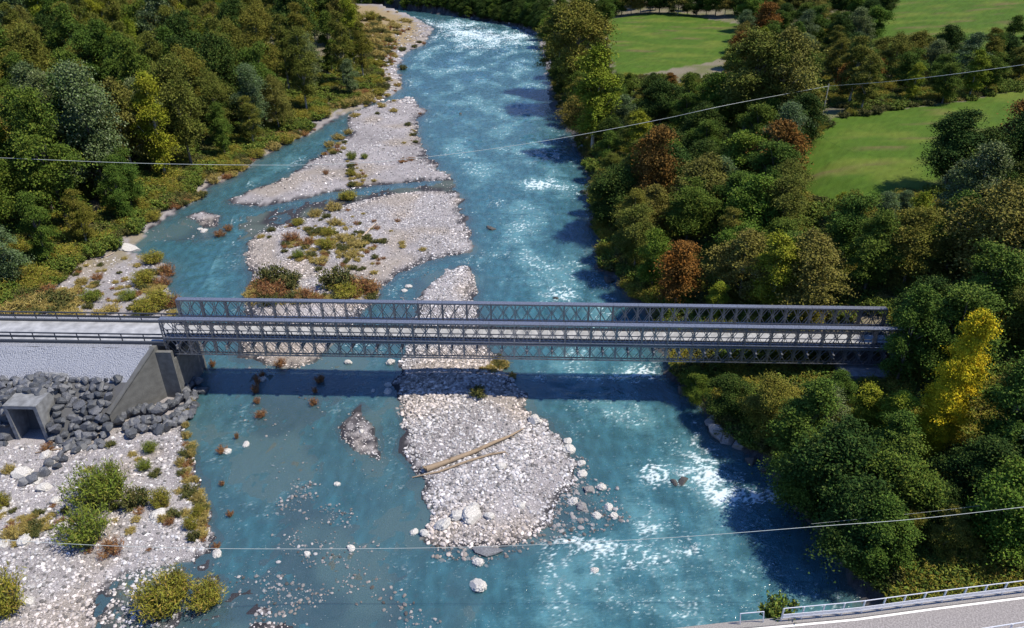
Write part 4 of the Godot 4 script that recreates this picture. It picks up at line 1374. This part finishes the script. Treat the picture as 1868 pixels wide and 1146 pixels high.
	while dist < 440.0:
		var sp := 4.8 + dist * 0.024
		var x := -half_width(dist)
		while x < 30.0:
			var p := Vector3(x + rng.randf_range(-0.42, 0.42) * sp, 0, -(dist + rng.randf_range(-0.45, 0.45) * sp))
			x += sp
			prep(p.z)
			if not inside("wood", p.x): continue
			p.y = ground(p.x, p.z) - 0.25
			var px := to_px(p)
			if px.x < -300 or px.y < -120: continue
			var bz := (p - bo).dot(Vector3(-bdir.z, 0, bdir.x))
			if bz > -21.0: continue
			var edge := sd("wood", p.x, p.z)
			var sel := n1.get_noise_2d(p.x * 1.1 + 900.0, p.z * 1.1) + rng.randfn() * 0.22
			var kind := "alder"
			if sel < -0.2: kind = ["alder", "alder_b", "alder", "oak"][rng.randi() % 4]
			elif sel < 0.2: kind = ["alder", "ash_b", "ash", "willow"][rng.randi() % 4]
			elif sel < 0.4: kind = ["ash", "ash_b", "birch"][rng.randi() % 3]
			else: kind = ["hazel", "ash_b", "ash", "birch"][rng.randi() % 4]
			var h := rng.randf_range(17.0, 27.0)
			if edge < 5.0: h = rng.randf_range(10.0, 18.0)
			var r: float = protos[kind].r / protos[kind].h * h
			var got := 0.0
			for f in [1.0, 0.7, 0.5, 0.34]:
				got = fits(p, h * f, r * f, false)
				if got > 0.0: break
			h = got
			if h < 3.5: continue
			if not free_spot(p, sp * 0.62): continue
			var where := "in the culvert-side wood near the approach road" if dist < 125.0 else ("in the middle of the culvert-side wood" if dist < 210.0 else "in the culvert-side wood towards the river bend")
			if edge < 5.0: where = "on the fringe of the culvert-side wood along the water"
			put_tree(kind, p, h, 0.86 if h > 13.0 else 1.0, where, gl, size_word(h, 13.0, 21.0))
			count += 1
		dist += sp * 0.9
	stage("left wood %d" % count)

func make_undergrowth():
	var xf := []
	var cols := []
	for k in 16000:
		var dist := 40.0 + 260.0 * pow(rng.randf(), 1.8)
		var p := Vector3(rng.randf_range(0, 0.72 * dist + 22.0), 0, -dist)
		prep(p.z, 4.0)
		if not inside("right", p.x): continue
		if inside("meadow1", p.x) or inside("meadow2", p.x) or inside("meadow3", p.x): continue
		p.y = ground(p.x, p.z) - 0.1
		if p.y < 0.25: continue
		var q := to_px(p)
		if q.x > 1900 or q.y > 1160 or q.y < 0: continue
		var bl := (p - bo).dot(bdir)
		var bz := (p - bo).dot(Vector3(-bdir.z, 0, bdir.x))
		if bl < blen + 2.0 and bl > blen - 8.0 and bz > -8.0 and bz < 2.5: continue
		var h := rng.randf_range(0.5, 1.1)
		if q.x < 1640 and not (bz > -9.0 and bz < 3.5 and p.y + h * 2.0 < 6.0) and fits(p, h * 2.0, 0.5, true) < h: continue
		xf.append(Transform3D(Basis.from_euler(Vector3(0, rng.randf() * TAU, 0)) * Basis.from_scale(Vector3(h * 1.3, h, h * 1.3)), p))
		cols.append(Color.WHITE)
	for k in 3600:
		var dist := 95.0 + 180.0 * rng.randf()
		var p := Vector3(rng.randf_range(-0.75 * dist - 15.0, -10.0), 0, -dist)
		prep(p.z, 4.0)
		if not inside("wood", p.x): continue
		p.y = ground(p.x, p.z) - 0.1
		var h := rng.randf_range(0.7, 1.4)
		xf.append(Transform3D(Basis.from_euler(Vector3(0, rng.randf() * TAU, 0)) * Basis.from_scale(Vector3(h * 1.5, h, h * 1.5)), p))
		cols.append(Color.WHITE)
	for k in 2600:
		var t := rng.randf()
		var q := Vector2(lerpf(0, 640, pow(t, 0.8)), 0)
		var i := rng.randi() % (EDGE_L.size() - 2) + 1
		var f := rng.randf()
		var px := lerpf(EDGE_L[i][0], EDGE_L[i + 1][0], f) - rng.randf() * 60.0
		var py := lerpf(EDGE_L[i][1], EDGE_L[i + 1][1], f) - rng.randf() * 20.0
		var p := hit(px, py)
		if p.y < 0.4: continue
		if rng.randf() < 0.6: continue
		var h := rng.randf_range(0.4, 1.0)
		xf.append(Transform3D(Basis.from_euler(Vector3(0, rng.randf() * TAU, 0)) * Basis.from_scale(Vector3(h * 1.2, h, h * 1.2)), p))
		cols.append(Color.WHITE)
	scatter("undergrowth", [protos.green_scrub.foliage, protos.dark_scrub.foliage, protos.green_scrub.foliage, protos.dark_scrub.foliage, protos.yellow_osier.foliage, protos.tan_scrub.foliage], xf, cols, mats.leaves)
	stage("undergrowth %d" % xf.size())

func make_grass():
	var xf := []
	var cols := []
	# px centre, half size, count, size
	for a in [[640, 450, 70, 45, 260, 0.5], [560, 440, 60, 40, 160, 0.5], [480, 535, 40, 18, 120, 0.7], [650, 530, 45, 14, 120, 0.7], [560, 545, 60, 10, 80, 0.6], [285, 530, 34, 55, 150, 0.6], [180, 530, 90, 50, 160, 0.4], [60, 560, 70, 25, 240, 0.9], [680, 60, 60, 30, 420, 1.0], [690, 95, 30, 40, 260, 0.9], [660, 170, 50, 25, 260, 0.9], [590, 265, 40, 20, 160, 0.6], [440, 310, 40, 25, 200, 0.8], [540, 250, 50, 20, 200, 0.8], [350, 365, 40, 20, 160, 0.7], [650, 330, 25, 30, 60, 0.5], [350, 800, 14, 110, 90, 0.5], [370, 930, 14, 70, 60, 0.5], [240, 920, 90, 80, 60, 0.4], [50, 960, 60, 30, 60, 0.4], [915, 670, 30, 16, 50, 0.5], [760, 250, 20, 30, 40, 0.4]]:
		for k in int(a[4] * 0.5):
			var p := hit(a[0] + rng.randfn() * a[2] * 0.55, a[1] + rng.randfn() * a[3] * 0.55)
			if p.y < 0.08 or p.y > 4.0: continue
			var h: float = a[5] * rng.randf_range(0.5, 1.3)
			xf.append(Transform3D(Basis.from_euler(Vector3(0, rng.randf() * TAU, 0)) * Basis.from_scale(Vector3(h * 1.3, h, h * 1.3)), p))
			cols.append(Color.WHITE)
	scatter("grass", [protos.tan_scrub.foliage, protos.tan_scrub.foliage, protos.rusty_scrub.foliage, protos.tan_scrub.foliage, protos.dark_scrub.foliage], xf, cols, mats.leaves)
func make_shrubs():
	var gp := "shrubs on the gravel plain below the culvert"
	var plain := "on the pale gravel plain below the culvert"
	# px, base py, height m, width m, kind
	for s in [[185, 925, 5.2, 5.0, "osier"], [165, 990, 4.2, 4.2, "osier"], [205, 905, 4.4, 3.6, "osier"]]:
		put_bush(s[4], hit(s[0], s[1]), s[2], s[3], "large green willow bush in the clump beside the file of dark boulders", "willow clump by the file of boulders")
	for s in [[15, 1112, 4.4, 4.0, "yellow_osier"], [10, 932, 2.4, 1.6, "yellow_osier"], [297, 925, 2.6, 2.0, "yellow_osier"], [300, 1118, 4.2, 4.2, "yellow_osier"], [325, 1090, 3.8, 2.6, "yellow_osier"], [378, 1105, 3.0, 3.2, "yellow_osier"], [350, 965, 1.8, 1.4, "yellow_osier"], [365, 945, 1.6, 1.2, "yellow_osier"]]:
		put_bush(s[4], hit(s[0], s[1]), s[2], s[3], "yellow green willow bush " + plain, gp)
	for s in [[275, 825, 1.7, 1.5, "osier"], [265, 858, 1.5, 1.5, "osier"]]:
		put_bush(s[4], hit(s[0], s[1]), s[2], s[3], "small round green willow bush between the riprap and the river", "small willow bushes by the riprap")
	for s in [[250, 925, 2.2, 3.2, "dark_scrub"], [355, 985, 1.2, 1.4, "dark_scrub"]]:
		put_bush(s[4], hit(s[0], s[1]), s[2], s[3], "dark olive shrub " + plain, gp)
	for s in [[205, 1010, 1.6, 2.6, "rusty_scrub"], [90, 823, 0.9, 1.6, "rusty_scrub"], [390, 1100, 1.3, 1.6, "rusty_scrub"], [310, 960, 0.9, 1.2, "rusty_scrub"]]:
		put_bush(s[4], hit(s[0], s[1]), s[2], s[3], "rust brown twiggy shrub " + plain, gp)
	for s in [[18, 865, 1.0, 1.5], [25, 978, 1.1, 2.2], [50, 975, 0.8, 1.2], [345, 760, 1.0, 1.0], [350, 740, 1.1, 1.0], [342, 800, 1.0, 1.2], [350, 835, 1.2, 1.2], [330, 850, 1.0, 1.2], [362, 915, 1.1, 1.2], [372, 960, 1.0, 1.2], [340, 780, 0.9, 1.0], [300, 955, 0.8, 1.2], [45, 965, 0.7, 1.0], [358, 880, 0.8, 0.9]]:
		put_bush("tan_scrub", hit(s[0], s[1]), s[2], s[3], "straw yellow grass tussock on the gravel plain below the culvert", "tussocks on the gravel plain")
	for s in [[467, 715, 1.3, 1.2], [470, 700, 1.6, 0.9], [478, 690, 1.2, 0.9], [475, 760, 1.0, 1.6], [583, 696, 1.0, 1.6], [573, 738, 1.0, 1.3], [512, 668, 1.3, 1.8], [405, 824, 0.9, 1.4], [388, 668, 1.2, 1.0], [432, 800, 1.0, 0.6], [402, 430, 1.3, 2.4], [418, 420, 1.3, 2.0], [405, 885, 0.7, 0.7], [420, 940, 0.7, 0.9], [470, 735, 0.9, 1.0], [575, 715, 0.8, 0.8], [395, 1000, 0.8, 1.0]]:
		var p := at_h(s[0], s[1], 0.0)
		p.y = maxf(p.y, -0.08)
		put_bush("rusty_scrub", p, s[2], s[3], "rust brown twiggy shrub standing in the shallow water", "rusty shrubs in the shallow water")
	for s in [[500, 520, 2.8, 3.4, "dark_scrub"], [530, 525, 2.2, 3.0, "dark_scrub"], [615, 525, 2.8, 4.0, "dark_scrub"], [480, 535, 2.0, 3.0, "rusty_scrub"], [505, 540, 2.0, 3.2, "rusty_scrub"], [650, 528, 2.0, 3.6, "rusty_scrub"], [672, 535, 1.8, 2.8, "rusty_scrub"], [630, 540, 1.8, 3.0, "yellow_osier"], [560, 548, 1.6, 2.4, "rusty_scrub"], [530, 440, 1.5, 2.4, "rusty_scrub"], [560, 448, 1.2, 2.0, "rusty_scrub"], [595, 455, 1.8, 2.0, "yellow_osier"], [545, 412, 1.2, 1.6, "yellow_osier"], [545, 472, 1.4, 1.4, "osier"], [600, 430, 1.4, 1.8, "yellow_osier"], [625, 440, 1.0, 2.4, "tan_scrub"], [650, 450, 1.0, 2.4, "tan_scrub"], [640, 470, 1.0, 2.4, "tan_scrub"], [610, 410, 1.0, 2.0, "tan_scrub"], [635, 365, 1.6, 2.6, "yellow_osier"], [610, 385, 1.4, 2.4, "tan_scrub"], [585, 480, 1.0, 2.0, "tan_scrub"], [460, 545, 1.2, 2.0, "tan_scrub"], [575, 395, 1.2, 2.0, "tan_scrub"]]:
		put_bush(s[4], hit(s[0], s[1]), s[2] * 1.25, s[3] * 1.5, protos[s[4]].words + " on the scrubby gravel bar between two channels", "scrub on the gravel bar")
	for s in [[642, 292, 2.2, 2.4, "osier"], [665, 290, 1.4, 1.8, "osier"], [640, 322, 1.8, 2.0, "yellow_osier"], [655, 325, 1.0, 1.6, "tan_scrub"], [595, 318, 1.2, 1.6, "rusty_scrub"], [615, 255, 1.6, 3.0, "tan_scrub"], [600, 268, 1.6, 3.0, "tan_scrub"], [635, 245, 1.6, 2.6, "tan_scrub"], [745, 230, 1.0, 2.4, "dark_scrub"], [735, 297, 0.8, 2.6, "rusty_scrub"], [750, 293, 0.7, 2.4, "rusty_scrub"]]:
		put_bush(s[4], hit(s[0], s[1]), s[2], s[3], protos[s[4]].words + " on the bare pale gravel bar", "scrub on the bare gravel bar")
	put_bush("dark_scrub", hit(872, 725), 1.4, 2.6, "dark grassy shrub alone on the cobble bar above the driftwood")
	for s in [[920, 672, 1.0, 1.8], [905, 665, 0.8, 1.6], [935, 690, 0.8, 1.2]]:
		put_bush("tan_scrub", hit(s[0], s[1]), s[2], s[3], "straw yellow tussock on the cobble bar under the bridge", "tussocks under the bridge")
	for s in [[265, 520, 2.2, 2.6, "yellow_osier"], [280, 480, 2.0, 2.6, "yellow_osier"], [290, 560, 2.4, 3.0, "yellow_osier"], [268, 572, 2.2, 2.6, "yellow_osier"], [305, 500, 1.6, 2.2, "rusty_scrub"], [315, 560, 1.8, 2.2, "rusty_scrub"], [298, 520, 1.6, 2.2, "rusty_scrub"], [168, 550, 1.8, 2.0, "osier"], [235, 548, 1.4, 1.8, "osier"], [180, 510, 0.9, 1.6, "rusty_scrub"], [115, 550, 1.2, 2.4, "tan_scrub"], [60, 560, 1.4, 3.0, "tan_scrub"], [30, 570, 1.6, 3.0, "tan_scrub"], [85, 540, 1.6, 2.6, "rusty_scrub"], [130, 575, 1.0, 2.0, "tan_scrub"], [205, 570, 1.0, 2.0, "tan_scrub"], [150, 520, 1.0, 1.6, "tan_scrub"]]:
		put_bush(s[4], hit(s[0], s[1]), s[2] * 1.2, s[3] * 1.4, protos[s[4]].words + " on the gravel flat behind the approach road", "shrubs behind the approach road")
	for s in [[175, 470, 3.0, 4.0, "green_scrub"], [210, 455, 2.6, 3.6, "green_scrub"], [250, 425, 3.0, 4.0, "green_scrub"], [120, 500, 3.2, 4.0, "green_scrub"], [60, 520, 3.6, 4.4, "yellow_osier"], [30, 470, 4.0, 4.4, "yellow_osier"], [90, 480, 3.4, 4.0, "green_scrub"], [10, 540, 3.2, 4.0, "green_scrub"], [280, 405, 2.4, 3.4, "yellow_osier"], [345, 355, 2.4, 3.4, "green_scrub"], [310, 380, 2.2, 3.0, "rusty_scrub"], [390, 335, 2.0, 3.4, "tan_scrub"], [430, 312, 2.6, 4.0, "yellow_osier"], [470, 290, 2.6, 4.0, "yellow_osier"], [500, 275, 2.2, 4.0, "tan_scrub"], [520, 262, 3.0, 5.0, "yellow_osier"], [560, 238, 3.0, 5.0, "green_scrub"], [590, 215, 3.0, 5.0, "yellow_osier"], [630, 195, 2.4, 5.0, "tan_scrub"], [670, 185, 2.6, 5.4, "tan_scrub"], [690, 175, 2.6, 5.0, "yellow_osier"], [650, 190, 2.2, 4.6, "tan_scrub"], [700, 165, 2.6, 5.0, "dark_scrub"], [735, 128, 2.0, 3.4, "dark_scrub"]]:
		put_bush(s[4], hit(s[0], s[1]), s[2], s[3], protos[s[4]].words + " fringing the wood along the side channel", "shrubs fringing the wood")
	for s in [[675, 38, 5.0, 7.0, "yellow_osier"], [655, 38, 4.0, 6.0, "yellow_osier"], [632, 30, 4.5, 8.0, "dark_scrub"], [660, 60, 3.0, 8.0, "tan_scrub"], [690, 55, 2.4, 9.0, "tan_scrub"], [680, 80, 2.6, 8.0, "tan_scrub"], [665, 90, 3.0, 7.0, "yellow_osier"], [700, 70, 2.0, 8.0, "tan_scrub"], [720, 50, 2.0, 9.0, "tan_scrub"], [690, 105, 2.6, 7.0, "tan_scrub"], [740, 40, 1.8, 8.0, "tan_scrub"]]:
		put_bush(s[4], hit(s[0], s[1]), s[2], s[3], protos[s[4]].words + " on the golden gravel point at the river bend", "scrub at the river bend")
	put_bush("green_scrub", at_h(1418, 1132, 8.6), 2.0, 3.0, "round autumn shrub growing through the gap in the road railing")
	for s in [[1540, 215, 1.4, 3.0], [1575, 212, 1.6, 3.4], [1600, 208, 1.8, 3.2], [1510, 232, 1.6, 3.4], [1500, 222, 1.4, 3.0]]:
		put_bush("dark_scrub", hit(s[0], s[1]), s[2], s[3], "dark low shrub beside the wooden pole at the meadow edge", "shrubs by the wooden pole")

# ---------------------------------------------------------------- driftwood, cables, road
func log_thing(called, label, pts: Array, radii: Array, material, twigs: Array, group := ""):
	var t = thing(called, label, "driftwood", pts[0], 0.0, group)
	var rel := []
	for p in pts: rel.append(p - pts[0])
	var mb := MB.new()
	mb.tube(rel, radii, 9)
	part("stem", mb.mesh(), material, t)
	for w in twigs:
		var b := MB.new()
		var s: Vector3 = rel[w[0]]
		b.tube([s, s + w[1] * 0.5 + Vector3(0, 0.08, 0), s + w[1]], [radii[w[0]] * 0.55, radii[w[0]] * 0.4, 0.02], 6)
		part("branch", b.mesh(), material, t)
	return t
func ground_line(px: Array, lift: float) -> Array:
	var out := []
	for q in px: out.append(hit(q[0], q[1]) + Vector3(0, lift, 0))
	return out
func make_details():
	var wood := mat("driftwood_tan", lin(0.40, 0.30, 0.20), 0.8, 0.0, noise_tex(0.03, 0.6, 1.0, 4), 0.8)
	var greyw := mat("driftwood_grey", lin(0.36, 0.29, 0.23), 0.85)
	log_thing("driftwood_log", "thick tan driftwood trunk lying across the cobble bar", ground_line([[778, 862], [818, 848], [866, 830], [902, 811], [930, 800], [955, 789]], 0.32), [0.36, 0.29, 0.25, 0.2, 0.15, 0.06], wood, [[0, Vector3(-0.3, 0.5, 0.3)], [0, Vector3(-0.5, 0.1, -0.4)], [1, Vector3(0.4, 0.55, -0.2)], [2, Vector3(0.9, 0.3, -0.5)], [4, Vector3(0.6, 0.1, 0.5)]])
	log_thing("driftwood_branch", "thin forked driftwood branch lying beside the thick trunk", ground_line([[752, 876], [800, 866], [850, 848], [895, 834], [922, 827]], 0.16), [0.06, 0.12, 0.14, 0.13, 0.1], wood, [[3, Vector3(0.9, 0.4, -0.2)], [4, Vector3(0.3, 0.0, 0.6)]])
	log_thing("driftwood_branch", "thin brown stick lying below the file of dark boulders", ground_line([[65, 828], [90, 826], [116, 824]], 0.12), [0.06, 0.09, 0.06], wood, [])
	log_thing("driftwood_branch", "short grey stick at the water's edge on the pale gravel behind the road", ground_line([[172, 476], [195, 470], [208, 464]], 0.15), [0.08, 0.1, 0.06], greyw, [])
	log_thing("driftwood_branch", "pale bent branch stranded by the broad low boulder", ground_line([[122, 478], [135, 482], [146, 486]], 0.2), [0.1, 0.12, 0.06], greyw, [])
	log_thing("driftwood_branch", "grey driftwood snag tangled in the scrub of the gravel bar", ground_line([[662, 435], [675, 422], [688, 410]], 0.3), [0.2, 0.16, 0.08], greyw, [[1, Vector3(0.8, 0.5, 0.6)], [1, Vector3(-0.9, 0.3, 0.3)]])
	# cables
	var pd := -hit(1512, 217).z
	var cm := mat("cable_grey", lin(0.42, 0.46, 0.44), 0.5, 0.2)
	var sets := [
		["overhead cable crossing the wood and the far river reach to the pole", [[-80, 285, 118], [0, 288, 116], [300, 299, 120], [600, 300, 126], [800, 284, 130], [1000, 256, 134], [1200, 219, 138], [1330, 191, 140], [1512, 157, pd]], 0.034],
		["overhead cable running from the wooden pole up over the lower meadow", [[1512, 157, pd], [1650, 146, 136], [1868, 118, 128], [2000, 96, 124]], 0.034],
		["overhead cable crossing low over the cobble bar tip towards the road", [[-80, 978, 41], [0, 985, 41.5], [200, 996, 42], [400, 1001, 42.5], [620, 1001.5, 43], [820, 999, 43], [1000, 993, 43], [1240, 980, 43], [1500, 960, 43], [1660, 948, 43], [1835, 929, 43], [1960, 914, 43]], 0.02],
		["thin dark wire strung just above the low cable over the wooded slope", [[1480, 956, 46], [1600, 944, 46], [1720, 931, 46], [1840, 916, 46], [1960, 902, 46]], 0.008],
	]
	for s in sets:
		var c := Curve3D.new()
		var pts := []
		for q in s[1]: pts.append(at_d(q[0], q[1], q[2]))
		var line := []
		for i in pts.size() - 1:
			var a: Vector3 = pts[maxi(i - 1, 0)]; var b: Vector3 = pts[i]; var d: Vector3 = pts[i + 1]; var e: Vector3 = pts[mini(i + 2, pts.size() - 1)]
			for k in 8: line.append(b.cubic_interpolate(d, a, e, k / 8.0))
		line.append(pts[pts.size() - 1])
		var rad := []
		for p in line: rad.append(s[2])
		var mb := MB.new()
		var rel := []
		for p in line: rel.append(p - line[0])
		mb.tube(rel, rad, 6)
		tag(solo("overhead_cable", mb.mesh(), cm, line[0]), s[0], "cable")
	var foot := hit(1512, 217)
	var top := at_d(1512, 155, -foot.z)
	var base := Vector3(top.x, ground(top.x, top.z) - 0.3, top.z)
	var pm := MB.new()
	pm.tube([Vector3.ZERO, Vector3(0, top.y - base.y, 0)], [0.16, 0.11], 8)
	var pole = thing("utility_pole", "slim pale wooden pole carrying the cable beside the lower meadow", "pole", base)
	part("shaft", pm.mesh(), mat("pole_wood", lin(0.42, 0.40, 0.34), 0.85), pole)
	pm = MB.new()
	pm.tube([Vector3(0, top.y - base.y - 0.05, 0), Vector3(0, top.y - base.y + 0.25, 0)], [0.09, 0.07], 8)
	part("insulator", pm.mesh(), mats.white_stone, pole)
	# road in the foreground
	make_road()
func make_road():
	var rh := 10.0
	var edge := []
	for q in [[1180, 1166], [1340, 1148], [1420, 1141], [1560, 1128], [1700, 1109], [1868, 1088], [2000, 1070], [2200, 1040]]: edge.append(at_h(q[0], q[1], rh))
	var asphalt := mat("road_asphalt", lin(0.30, 0.28, 0.275), 0.85, 0.0, noise_tex(0.04, 0.7, 1.0, 5), 0.3)
	var paint := mat("road_paint", lin(0.75, 0.75, 0.73), 0.7)
	var conc = mats.concrete
	var road := MB.new()
	var line := MB.new()
	var kerb := MB.new()
	var beam := MB.new()
	var e2 := Vector3(0, 0, 0)
	var offs := []
	for i in edge.size():
		var d: Vector3 = (edge[mini(i + 1, edge.size() - 1)] - edge[maxi(i - 1, 0)]).normalized()
		offs.append(Vector3(-d.z, 0, d.x))
	for i in edge.size() - 1:
		var a: Vector3 = edge[i]; var b: Vector3 = edge[i + 1]; var oa: Vector3 = offs[i]; var ob: Vector3 = offs[i + 1]
		road.quad(a, b, b + ob * 9.0, a + oa * 9.0)
		line.quad(a + oa * 0.05 + Vector3(0, 0.005, 0), b + ob * 0.05 + Vector3(0, 0.005, 0), b + ob * 0.2 + Vector3(0, 0.005, 0), a + oa * 0.2 + Vector3(0, 0.005, 0))
		kerb.quad(a - oa * 0.55 + Vector3(0, 0.08, 0), b - ob * 0.55 + Vector3(0, 0.08, 0), b + Vector3(0, 0.08, 0), a + Vector3(0, 0.08, 0))
		kerb.quad(a + Vector3(0, 0.08, 0), b + Vector3(0, 0.08, 0), b, a)
		kerb.quad(b - ob * 0.55 + Vector3(0, 0.08, 0), a - oa * 0.55 + Vector3(0, 0.08, 0), a - oa * 0.55 + Vector3(0, -1.0, 0), b - ob * 0.55 + Vector3(0, -1.0, 0))
		beam.quad(a + oa * 9.0 + Vector3(0, -1, 0), b + ob * 9.0 + Vector3(0, -1, 0), b - ob * 0.55 + Vector3(0, -1.0, 0), a - oa * 0.55 + Vector3(0, -1, 0))
	structure("road", road.mesh(), asphalt)
	structure("road_marking", line.mesh(), paint)
	structure("pavement", kerb.mesh(), mat("kerb_concrete", lin(0.34, 0.32, 0.30), 0.9, 0.0, noise_tex(0.05, 0.6, 1.0, 4), 0.5))
	structure("road_underside", beam.mesh(), conc)
	var galv := mat("bright_galvanised", lin(0.62, 0.64, 0.68), 0.4, 0.4)
	# railing posts follow the kerb
	var g = thing("guardrail", "galvanised roadside guardrail with handrail and white edge line below", "guardrail", edge[2])
	var tops := []
	for i in range(0, 19):
		var px := 1478.0 + i * 36.6 - 18.0 * 3
		var py := 0.0
		var k := 0
		var w := road_edge_at(edge, offs, px)
		tops.append(w)
	for i in tops.size():
		var p: Vector3 = tops[i] - edge[2]
		var m := MB.new()
		m.beam(p + Vector3(0, -0.1, 0), p + Vector3(0, 1.35, 0), 0.09, 0.09)
		part("post", m.mesh(), galv, g)
		if i + 1 < tops.size():
			var q: Vector3 = tops[i + 1] - edge[2]
			m = MB.new()
			m.beam(p + Vector3(0, 1.37, 0), q + Vector3(0, 1.37, 0), 0.05, 0.05)
			part("handrail", m.mesh(), galv, g)
			m = MB.new()
			var o: Vector3 = Vector3(-(q - p).normalized().z, 0, (q - p).normalized().x)
			m.beam(p + Vector3(0, 0.83, 0) + o * 0.12, q + Vector3(0, 0.83, 0) + o * 0.12, 0.04, 0.1)
			m.beam(p + Vector3(0, 0.68, 0) + o * 0.08, q + Vector3(0, 0.68, 0) + o * 0.08, 0.03, 0.2)
			m.beam(p + Vector3(0, 0.53, 0) + o * 0.12, q + Vector3(0, 0.53, 0) + o * 0.12, 0.04, 0.1)
			part("guard_rail", m.mesh(), galv, g)
	var f = thing("railing", "short section of pipe railing left of the autumn shrub at the road edge", "railing", edge[1])
	var pa: Vector3 = road_edge_at(edge, offs, 1350.0) - edge[1]
	var pb: Vector3 = road_edge_at(edge, offs, 1392.0) - edge[1]
	for p in [pa, pb]:
		var m := MB.new()
		m.beam(p, p + Vector3(-0.15, 1.2, 0), 0.07, 0.07)
		part("post", m.mesh(), galv, f)
	var hm := MB.new()
	hm.beam(pa + Vector3(-0.15, 1.2, 0), pb + Vector3(-0.15, 1.2, 0), 0.05, 0.05)
	part("handrail", hm.mesh(), galv, f)
	var g2 = thing("guardrail", "blue grey guardrail on the inner side of the road", "guardrail", at_h(1800, 1165, rh))
	var base: Vector3 = g2.position
	var prev := Vector3.ZERO
	for i in 8:
		var w := at_h(1722.0 + i * 38.0, 1179.0 - i * 6.0, rh) - base
		var m := MB.new()
		m.beam(w, w + Vector3(0, 1.3, 0), 0.09, 0.09)
		part("post", m.mesh(), galv, g2)
		if i > 0:
			m = MB.new()
			m.beam(prev + Vector3(0, 1.32, 0), w + Vector3(0, 1.32, 0), 0.06, 0.06)
			part("handrail", m.mesh(), galv, g2)
			m = MB.new()
			m.beam(prev + Vector3(0, 0.75, 0.08), w + Vector3(0, 0.75, 0.08), 0.05, 0.28)
			part("guard_rail", m.mesh(), galv, g2)
		prev = w
func road_edge_at(edge, offs, px) -> Vector3:
	for i in edge.size() - 1:
		var a := to_px(edge[i] - offs[i] * 0.3)
		var b := to_px(edge[i + 1] - offs[i + 1] * 0.3)
		if px <= b.x:
			var t: float = (px - a.x) / (b.x - a.x)
			return (edge[i] - offs[i] * 0.3).lerp(edge[i + 1] - offs[i + 1] * 0.3, t)
	return edge[edge.size() - 1]

func _ready():
	t_start = Time.get_ticks_msec()
	# ---- camera
	var cam := Camera3D.new()
	cam.name = "camera"
	cam.position = EYE
	cam.rotation_degrees = Vector3(-PITCH, 0, 0)
	cam.fov = rad_to_deg(2.0 * atan(573.0 / FOCAL))
	cam.near = 0.5
	cam.far = 6000.0
	add_child(cam)
	cam.current = true
	# ---- sky, exposure
	var sky := ProceduralSkyMaterial.new()
	sky.sky_top_color = Color(0.30, 0.45, 0.72)
	sky.sky_horizon_color = Color(0.72, 0.80, 0.88)
	sky.sky_curve = 0.12
	sky.ground_bottom_color = Color(0.2, 0.22, 0.18)
	sky.ground_horizon_color = Color(0.5, 0.58, 0.62)
	sky.sky_energy_multiplier = 1.0
	var env := Environment.new()
	env.background_mode = Environment.BG_SKY
	env.sky = Sky.new()
	env.sky.sky_material = sky
	env.tonemap_mode = Environment.TONE_MAPPER_LINEAR
	env.tonemap_exposure = 1.55
	env.sdfgi_enabled = true
	env.ssao_enabled = true
	env.ssil_enabled = true
	var we := WorldEnvironment.new()
	we.name = "environment"
	we.environment = env
	add_child(we)
	# ---- sun: high, over the meadow bank, a little ahead of the camera
	var sun := DirectionalLight3D.new()
	sun.name = "sun"
	sun.light_energy = 1.4
	sun.light_color = Color(1.0, 0.96, 0.89)
	sun.light_angular_distance = 0.8
	sun.shadow_enabled = true
	add_child(sun)
	var az := deg_to_rad(97.0)
	var el := deg_to_rad(60.0)
	var to_sun := Vector3(sin(az) * cos(el), sin(el), -cos(az) * cos(el))
	sun.look_at_from_position(to_sun * 300.0, Vector3.ZERO)
	# ---- setting
	rng.seed = 20241
	n1.seed = 5; n1.frequency = 0.07; n1.fractal_octaves = 3
	n2.seed = 8; n2.frequency = 0.12; n2.fractal_octaves = 2
	n3.seed = 12; n3.frequency = 0.45; n3.fractal_octaves = 2
	lay_polys()
	make_ground()
	stage("ground")
	make_water()
	stage("water")
	make_bridge()
	make_rocks()
	make_riprap()
	stage("rocks")
	make_protos()
	stage("protos")
	make_woods()
	make_undergrowth()
	make_shrubs()
	make_grass()
	stage("shrubs")
	make_details()
	make_gravel()
	make_foam()
